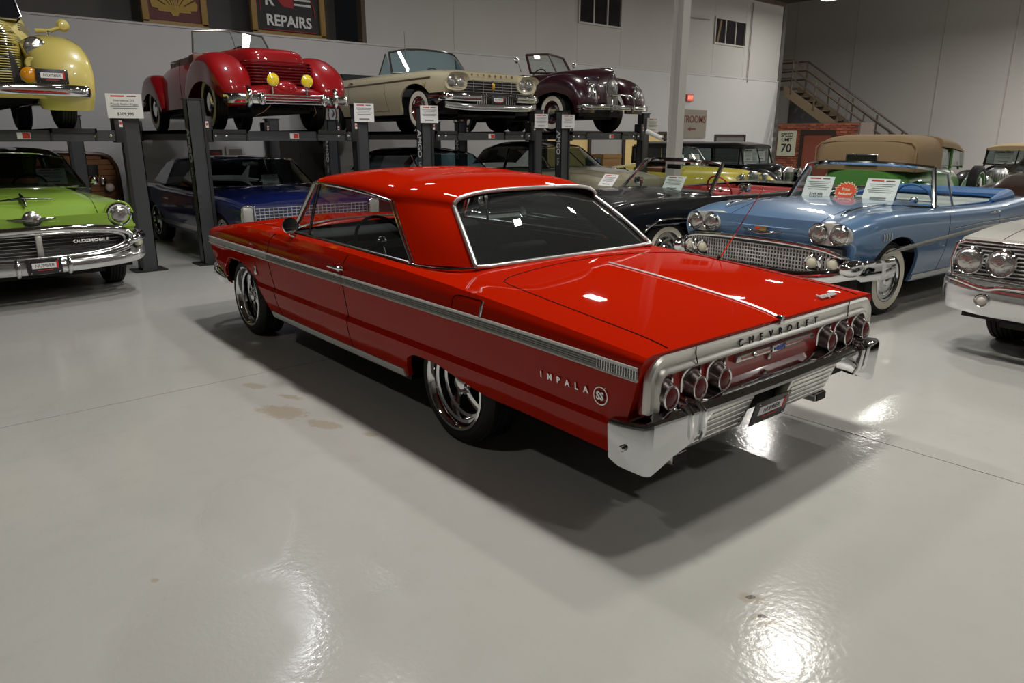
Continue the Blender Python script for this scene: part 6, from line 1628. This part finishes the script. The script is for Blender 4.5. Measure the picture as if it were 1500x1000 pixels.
def build_brown():
    P = paint('dark_brown', (.035, .014, .010)); wb = 2.95
    T = car('sedan', 'dark brown rounded car partly hidden behind the blue convertible tail', (13.15, 3.15), 180, wb)
    xr, xf = -1.2, 3.70
    B = Body(gen_lines(xr, xf, .92, .30, [(xr, .6), (xf, .62)], [(xr, .80), (0, .92), (2.4, .95), (3.2, .88), (xf, .70)], [(xr, .85), (0, 1.0), (2.2, 1.14), (2.9, 1.08), (3.4, .96), (xf, .70)], mid=.85, crown=.8), ds=.1, arches=[(0, .45, arch_round(.3, .3)), (wb, .46, arch_round(.28, .4))])
    B.mb().build('body', P, T); under(T, xr, xf, .92, .25, .55, (0, wb)); wheels(T, wb, .92, .35, .19, .2, 'cap', ww=.06, inset=.05)
    roof_shell(T, [(1.4, .60, 1.38), (1.0, .66, 1.42), (.2, .66, 1.40), (-.3, .62, 1.25), (-.8, .60, .95)], [(-.8, .98), (-.3, 1.36), (.3, 1.50), (.9, 1.52), (1.4, 1.46)], P)
    windshield(T, (1.95, .74, 1.08), (1.42, .62, 1.38), .2, .1, m=GLASSD, centre=True)
    for s in (1, -1): quarter_light(T, [(1.9, .75, 1.05), (-.2, .78, 1.0), (0, .67, 1.34), (1.4, .64, 1.38)], s, GLASSD); headlamp(T, xf - .12, s * .66, .72, .09)
    ribbon(T, smoothpath([(xf - .25, .93, .46), (xf + .05, .8, .46), (xf + .1, 0, .46)], 4), round_sec(.07, .13), 'front_bumper')
    g = mesh_box(T, 'grille', xf - .1, xf - .02, -.4, .4, .50, .66, mat('grille_dark'))
    for k in range(4): mesh_box(g, 'grille_bar', xf - .02, xf, -.4, .4, .52 + .035 * k, .53 + .035 * k, CHROME)
build_brown()
# ---- wood-bodied wagon rear behind the green car
def build_woody():
    WD = mat('varnished_wood', (.16, .062, .016), rough=.4, var=.3, vscale=14); WR = mat('wood_rail', (.07, .022, .010), rough=.35)
    T = thing('wood_wagon', 'varnished wooden wagon body parked against the back wall behind the green car', 'car', (2.42, 14.12, 0), 0)
    out = [(.88, .30), (.88, 1.0), (.82, 1.24), (.66, 1.36), (0, 1.40)]
    full = smoothpath(out, 4); full = full + [(-p[0], p[1]) for p in full[::-1][1:]]
    b = MB().grid([[(p[0], 0, p[1]) for p in full], [(p[0], 1.4, p[1]) for p in full]]); b.build('body_shell', WR, T)
    for k in range(12):
        z0 = .32 + k * .088; hw = float(np.interp(z0 + .05, [.3, 1.0, 1.24, 1.36, 1.4], [.86, .86, .80, .62, .3]))
        if .98 < z0 + .04 < 1.22:
            for s in (1, -1): mesh_box(T, 'plank', s * .58, s * hw, -.02, .0, z0, z0 + .082, WD)
        else: mesh_box(T, 'plank', -hw, hw, -.02, 0, z0, z0 + .082, WD)
    MB().tube([(p[0], -.02, p[1]) for p in full], .035, 8).build('frame_rail', WR, T)
    mesh_box(T, 'rear_window', -.57, .57, -.015, .01, .975, 1.22, mat('night_pane'))
    for s in (1, -1):
        w = wheel(T, 0, 0.1, r=.35, w=.19, rim_r=.2, style='steel'); w.location = (s * .72, .75, .35); w.rotation_euler = (0, 0, -s * PI / 2)
    l = MB().box((.62, -.08, .93), (.08, .10, .12)).build('lamp_bracket', CHROME, T, bevel=.02); MB().sphere((.70, -.12, .82), (.07, .05, .07)).build('spot_lamp', mat('lamp_pinkwhite', (.6, .5, .45), rough=.3), T)
    mesh_box(T, 'bumper', -.85, .85, -.14, -.08, .40, .50, CHROME, bevel=.02)
build_woody()
# ------------------------------------------------------------------ staircase against the office end
st = thing('staircase', 'bronze steel staircase with pipe railings rising to the mezzanine', 'stairs', (27.2, 15.4, 0))
sl = .637
def sz(y): return 3.50 + y * sl      # y negative downwards
for x in (0, 1.05):
    MB().prismX([(.0, 3.50 + .06), (0, 3.20), (-5.2, 3.20 - 5.2 * sl), (-5.5, 0), (-5.5, .10)], x - .03, x + .03).build('stringer', mat('stringer_tan', (.15, .11, .065), rough=.55), st)
for k in range(18): mesh_box(st, 'tread', .03, 1.02, -.28 * k - .30, -.28 * k, sz(-.28 * k) - .20, sz(-.28 * k) - .16, BRONZE)
mesh_box(st, 'landing', -.05, 1.2, 0, 1.4, 3.44, 3.50, BRONZE)
for x in (-.02, 1.07):
    for h in (.95, .62, .30):
        MB().tube([(x, .1 if x < 0 else .9, 3.5 + h), (x, -.3, 3.5 + h), (x, -5.2, sz(-5.2) + h)], .034, 8).build('rail', BRONZE, st)
    for k in range(6):
        y = -.3 - .96 * k; MB().tube([(x, y, sz(y) - .1), (x, y, sz(y) + .95 + (.19 if k == 0 else 0))], .034, 8).build('baluster', BRONZE, st)
MB().prismX([(.0, .0), (.0, 3.2), (-4.9, .05)], .5, .52).build('under_panel', mat('dark_panel', (.06, .06, .06), rough=.5), st)
# ------------------------------------------------------------------ brick booth with speed limit sign
BR = [mat('brick_a', (.36, .10, .055), rough=.85, var=.2, vscale=30), mat('brick_b', (.43, .135, .07), rough=.85, var=.2, vscale=30), mat('brick_c', (.27, .075, .045), rough=.85, var=.2, vscale=30)]
bt = thing('brick_booth', 'red brick booth wall with dark doorway below the staircase', 'brick wall', (22.0, 12.55, 0))
MB().b2(.02, .9, -2.6, 0, 0, 2.06).build('mortar_core', mat('mortar', (.16, .12, .10), rough=.9), bt)
bm_ = [MB().b2(-.015, .02, -.101, .101, -.029, .029).mesh('brick', m_, 0) for m_ in BR]
rb = random.Random(3)
for r_ in range(29):
    for c_ in range(12):
        y = -.11 - c_ * .213 - (.106 if r_ % 2 else 0); z = .035 + r_ * .0705
        if y < -2.55: continue
        if -1.85 < y < -.85 and z < 1.75: continue
        o = inst('brick', rb.choice(bm_), bt, (rb.uniform(-.004, .004), y, z))
dr = mesh_box(bt, 'door_frame', -.03, .03, -1.90, -.80, 1.72, 1.86, mat('dark_oak', (.03, .018, .012), rough=.6)); mesh_box(bt, 'door_jamb', -.03, .03, -.90, -.80, 0, 1.72, MATS['dark_oak']); mesh_box(bt, 'door_jamb', -.03, .03, -1.90, -1.80, 0, 1.72, MATS['dark_oak'])
mesh_box(bt, 'door_leaf', .012, .022, -1.80, -.90, 0, 1.72, BR[2])
sp = thing('speed_limit_sign', 'white SPEED LIMIT 70 sign mounted on the brick booth', 'road sign', (21.955, 12.17, 1.455))
MB().box((0, 0, 0), (.01, .61, .76)).build('sign_plate', mat('sign_cream', (.62, .64, .50), rough=.4), sp)
def onx(txt, size, z, par, m, x=-.007, y=0, **k): return text_at('sign_text', txt, size, m, (0, -1, 0), (0, 0, 1), (x, y, z), par, depth=.001, **k)
plq = [o for o in sp.children][0]
onx('SPEED', .15, .255, plq, INK, bold=.004); onx('LIMIT', .15, .105, plq, INK, bold=.004); onx('70', .36, -.155, plq, INK, bold=.008)
# ------------------------------------------------------------------ doors and signs on the back wall
def wdoor(n, x0, x1, h, m, fm, glow=None):
    o = MB().b2(x0 - .08, x0, WALL_Y - .04, WALL_Y, 0, h + .08).b2(x1, x1 + .08, WALL_Y - .04, WALL_Y, 0, h + .08).b2(x0, x1, WALL_Y - .04, WALL_Y, h, h + .08)
    d = struct(o, 'door_%d' % n, fm, smooth=0); mesh_box(d, 'door_leaf', x0, x1, WALL_Y - .02, WALL_Y - .005, 0, h, m); return d
wdoor(1, 23.05, 24.85, 1.66, mat('door_grey', (.16, .155, .15), rough=.5), mat('dark_oak'))
rs = thing('restroom_sign', 'tan RESTROOMS sign with arrow on the wall right of the column', 'sign', (21.45, WALL_Y - .03, 1.62))
mesh_box(rs, 'sign_board', -.95, .90, -.02, .03, 0, .92, mat('sign_tan', (.26, .24, .20), rough=.7))
text_at('sign_text', 'RESTROOMS', .32, mat('brown_red_ink', (.16, .035, .025), rough=.6), (1, 0, 0), (0, 0, 1), (-.06, -.025, .60), rs, depth=.003, bold=.004)
MB().prismY([(.30, .26), (.30, .32), (.0, .32), (.0, .37), (-.16, .29), (.0, .21), (.0, .26)], -.025, -.02).build('arrow', MATS['brown_red_ink'], rs)
ex = thing('exit_sign', 'small red glowing exit sign on the back wall by the column', 'exit sign', (21.28, WALL_Y - .06, 2.80))
mesh_box(ex, 'housing', -.17, .17, -.04, .06, 0, .22, mat('exit_case', (.5, .12, .08), rough=.5)); mesh_box(ex, 'glow_panel', -.15, .15, -.045, -.04, .02, .20, mat('exit_glow', (.6, .1, .06), emit=(1, .12, .06), estr=1.6))
text_at('sign_text', 'EXIT', .13, mat('exit_letter', (.8, .4, .3), emit=(1, .45, .35), estr=2.0), (1, 0, 0), (0, 0, 1), (0, -.047, .11), ex, depth=.001)
# lit sales office behind the fourth lift
of = struct(MB().b2(14.6, 14.7, WALL_Y - .12, WALL_Y - .02, 0, 1.75).b2(16.4, 16.5, WALL_Y - .12, WALL_Y - .02, 0, 1.75).b2(17.95, 18.05, WALL_Y - .12, WALL_Y - .02, 0, 1.75).b2(20.0, 20.1, WALL_Y - .12, WALL_Y - .02, 0, 1.75).b2(14.6, 20.1, WALL_Y - .12, WALL_Y - .02, 1.72, 1.82), 'window_3', mat('dark_oak'), smooth=0)
wm = mat('office_glow', (.55, .42, .18), rough=.7, emit=(1, .70, .28), estr=.35)
for a, b_ in ((16.5, 17.95), (18.05, 20.0)): mesh_box(of, 'pane', a, b_, WALL_Y - .06, WALL_Y - .04, .0, 1.72, wm if a > 17 else mat('office_grey', (.40, .39, .38), rough=.6))
mesh_box(of, 'pane', 14.7, 16.4, WALL_Y - .06, WALL_Y - .04, 0, 1.72, wm)
def furniture():
    t = thing('desk', 'dark red-brown desk standing behind the beige car', 'desk', (16.2, 14.4, 0)); WD = mat('mahogany', (.09, .02, .012), rough=.4)
    mesh_box(t, 'desk_top', -1.0, 1.0, -.4, .4, .74, .78, WD, bevel=.005)
    for x in (-.95, .95):
        for y in (-.35, .35): mesh_box(t, 'leg', x - .03, x + .03, y - .03, y + .03, 0, .74, WD)
    mesh_box(t, 'modesty_panel', -.9, .9, -.36, -.34, .25, .72, WD)
    b = thing('cardboard_box', 'brown cardboard box on the dark desk', 'box', (16.0, 14.35, .78)); cb = mat('cardboard', (.30, .17, .06), rough=.85)
    mesh_box(b, 'carton', -.38, .38, -.25, .25, 0, .40, cb); mesh_box(b, 'flap', -.38, .38, -.27, -.24, .30, .40, cb)
    for k in range(4):
        o = MB().b2(-.04, .04, -.12, .12, 0, .30).build('binder', mat('binder_%d' % (k % 3), [(.10, .16, .24), (.5, .5, .48), (.04, .05, .06)][k % 3], rough=.5)); o.location = (15.28 + .09 * k, 14.3, .78)
        tag(o, ['slate blue binder standing at the left end of the desk', 'white binder second from the left on the desk', 'black binder in the middle of the desk row', 'blue binder nearest the cardboard box on the desk'][k], 'binder', 'binders on the desk')
    e = thing('easel_board', 'white notice board on an easel beside the fourth lift', 'notice board', (17.45, 14.0, 0))
    bd = mesh_box(e, 'board', -.36, .36, -.02, .0, .78, 1.28, PAPER)
    for i in range(5): mesh_box(bd, 'text_line', -.28, .22 - .06 * (i % 3), -.023, -.02, 1.17 - .08 * i, 1.185 - .08 * i, INKGREY)
    for x in (-.28, .28): MB().tube([(x, -.03, 0), (x * .7, .0, 1.35)], .016, 6).build('easel_leg', WOODF, e)
    MB().tube([(0, .5, 0), (0, .02, 1.3)], .016, 6).build('easel_leg', WOODF, e)
furniture()
# framed signs in the loft
def frame_sign(name, label, x0, x1, z0, h, back):
    t = thing(name, label, 'framed sign', ((x0 + x1) / 2, WALL_Y + .35, z0)); w = (x1 - x0) / 2
    bd = mesh_box(t, 'panel', -w + .1, w - .1, -.01, .03, .06, h, back)
    for a, b_ in ((-w, -w + .12), (w - .12, w)): mesh_box(t, 'frame_side', a, b_, -.06, .05, 0, h, WOODF, bevel=.012)
    mesh_box(t, 'frame_rail', -w, w, -.06, .05, -.06, .05, WOODF, bevel=.012); mesh_box(t, 'frame_rail', -w, w, -.06, .05, h - .05, h + .06, WOODF, bevel=.012)
    return t, bd
fs, fb_ = frame_sign('framed_shell_sign', 'framed dark red sign with a yellow scallop shell in the loft', 4.50, 5.72, 3.75, 1.25, mat('sign_maroon', (.11, .012, .012), rough=.5))
YG = mat('shell_yellow', (.42, .26, .03), rough=.5)
for k in range(9):
    a = R(12 + 19.5 * k); a0, a1 = a - R(8.2), a + R(8.2)
    MB().prismY([(.03 * math.cos(a), .24 + .03 * math.sin(a)), (.42 * math.cos(a0), .24 + .62 * math.sin(a0)), (.45 * math.cos(a), .24 + .66 * math.sin(a)), (.42 * math.cos(a1), .24 + .62 * math.sin(a1))], -.03, -.012).build('shell_ray', YG, fb_, smooth=0)
MB().prismY([(-.30, .34), (-.30, .22), (-.08, .22), (-.05, .15), (.05, .15), (.08, .22), (.30, .22), (.30, .34)], -.026, -.012).build('shell_foot', YG, fb_, smooth=0)
fr2, fb2 = frame_sign('framed_repairs_sign', 'framed black REPAIRS sign with red outline in the loft', 6.62, 8.28, 3.75, 1.15, mat('sign_black', (.015, .015, .016), rough=.5))
text_at('sign_text', 'REPAIRS', .30, PAPER, (1, 0, 0), (0, 0, 1), (0, -.02, .26), fb2, depth=.006, bold=.008, sx=.95)
text_at('sign_text', 'R', .34, PAPER, (1, 0, 0), (0, 0, 1), (-.42, -.02, .66), fb2, depth=.006, bold=.008)
RDS = mat('neon_red_paint', (.42, .02, .03), rough=.45)
MB().prismY([(-.22, .66), (-.12, .56), (.12, .54), (.12, .78), (-.12, .76)], -.02, -.012).build('oil_can', RDS, fb2)
for z in (.60, .70): mesh_box(fb2, 'pipe_mark', .14, .52, -.02, -.012, z, z + .04, PAPER)
for pts in ([(-.60, .08), (.60, .08)], [(.14, .78), (.50, .78), (.58, .60), (.60, .40)], [(-.62, .95), (-.62, .45)]): MB().tube([(x, -.018, z) for x, z in pts], .012, 6).build('outline', RDS, fb2)
# pictures, cabinet and shelf behind the dark blue coupe
for x, z, w, h, m_, lab, fm in ((5.47, 1.10, .26, .30, mat('red_art', (.28, .03, .02), rough=.5), 'small dark red picture hung on the wall behind the blue coupe', mat('dark_oak')), (5.87, 1.06, .38, .40, mat('grey_art', (.22, .20, .18), rough=.6), 'white framed picture hung on the wall behind the blue coupe', mat('white_frame', (.55, .54, .50), rough=.5))):
    t = thing('picture', lab, 'picture', (x, WALL_Y - .03, z)); mesh_box(t, 'frame', -w / 2, w / 2, -.02, .03, 0, h, fm, bevel=.005); mesh_box(t, 'print', -w / 2 + .05, w / 2 - .05, -.025, -.02, .05, h - .05, m_)
cb = thing('tall_cabinet', 'tall dark cabinet against the wall between the second and third lifts', 'cabinet', (7.05, 15.2, 0))
mesh_box(cb, 'carcass', -.55, .55, -.25, .25, 0, 1.75, mat('cabinet_dark', (.025, .022, .02), rough=.5)); mesh_box(cb, 'door', -.54, -.005, -.27, -.25, .05, 1.72, MATS['cabinet_dark']); mesh_box(cb, 'door', .005, .54, -.27, -.25, .05, 1.72, MATS['cabinet_dark'])
tl = thing('spotlight', 'white cylindrical spotlight clamped to the side of the steel column', 'spotlight', (11.66, 9.03, 1.62))
MB().tube([(0, .0, .0), (-.02, .36, .13)], .045, 14).build('barrel', mat('lamp_white'), tl); MB().tube([(0, -.19, -.02), (0, .02, .0)], .014, 8).build('bracket', STEELD, tl)
# ------------------------------------------------------------------ price sheets
post = [(2.49, 9.90, 1.86, .38, .28, '$109,995', 'large price sheet fixed to the top of the leftmost lift post'), (5.72, 9.90, 1.86, .30, .26, '', 'price sheet on the lift post right of the red roadster'), (6.88, 9.90, 1.86, .30, .26, '', 'price sheet on the lift post left of the cream convertible'),
        (9.30, 9.90, 1.80, .28, .24, '', 'price sheet on the lift post right of the cream convertible'), (9.98, 9.90, 1.80, .28, .24, '', 'price sheet on the lift post left of the maroon convertible'), (12.45, 9.90, 1.74, .30, .28, '', 'price sheet on the rightmost lift post')]
for x, y, z, w, h, p_, lab in post: paper_sign(lab, (x, y + .0, z), R(-12), w, h, 0, price=p_, lines=('International D-2', 'Woody Station Wagon') if p_ else ('', ), bold_top='', group='price sheets on the lift posts')
car_papers = [
    ((8.06, 4.06, .985), -92, .33, .25, .38, '$149,995', 'price sheet behind the blue convertible windshield, passenger side'),
    ((8.02, 3.36, .985), -92, .34, .26, .45, '', 'information sheet behind the blue convertible windshield, driver side'),
    ((7.72, 5.80, .99), -98, .34, .20, .5, '', 'sheet behind the black convertible windshield'),
    ((7.75, 6.95, .99), -98, .30, .20, .7, '', 'sheet lying at the far corner of the black convertible windshield'),
    ((1.80, 10.95, 1.07), 0, .32, .20, .35, '', 'sheet behind the lime green car windshield'),
    ((4.62, 10.85, .95), 0, .26, .16, .35, '', 'sheet behind the dark blue coupe windshield'),
    ((15.85, 9.72, 1.10), 0, .36, .26, .1, '', 'left sheet in the black vintage sedan windshield'), ((16.4, 9.72, 1.10), 0, .36, .26, .1, '', 'right sheet in the black vintage sedan windshield'),
    ((19.47, 5.50, 1.08), -90, .36, .26, .1, '', 'left sheet in the tan-roofed black car windshield'), ((19.47, 4.92, 1.08), -90, .36, .26, .1, '', 'right sheet in the tan-roofed black car windshield'),
    ((12.95, 9.52, 1.06), 0, .36, .24, .3, '', 'left sheet in the yellow roadster windshield'), ((13.5, 9.52, 1.06), 0, .36, .24, .3, '', 'right sheet in the yellow roadster windshield'),
]
for loc, rz, w, h, ln, p_, lab in car_papers: paper_sign(lab, loc, R(rz), w, h, ln, price=p_, bold_top='', group='sheets behind windshields')
starburst('orange-red Price Reduced starburst behind the blue convertible windshield', (8.0, 3.71, .985), R(-92), .10, .38)
starburst('red starburst behind the lime green car windshield', (1.12, 10.92, 1.08), 0, .10, .3, ('Price', 'Reduced'))
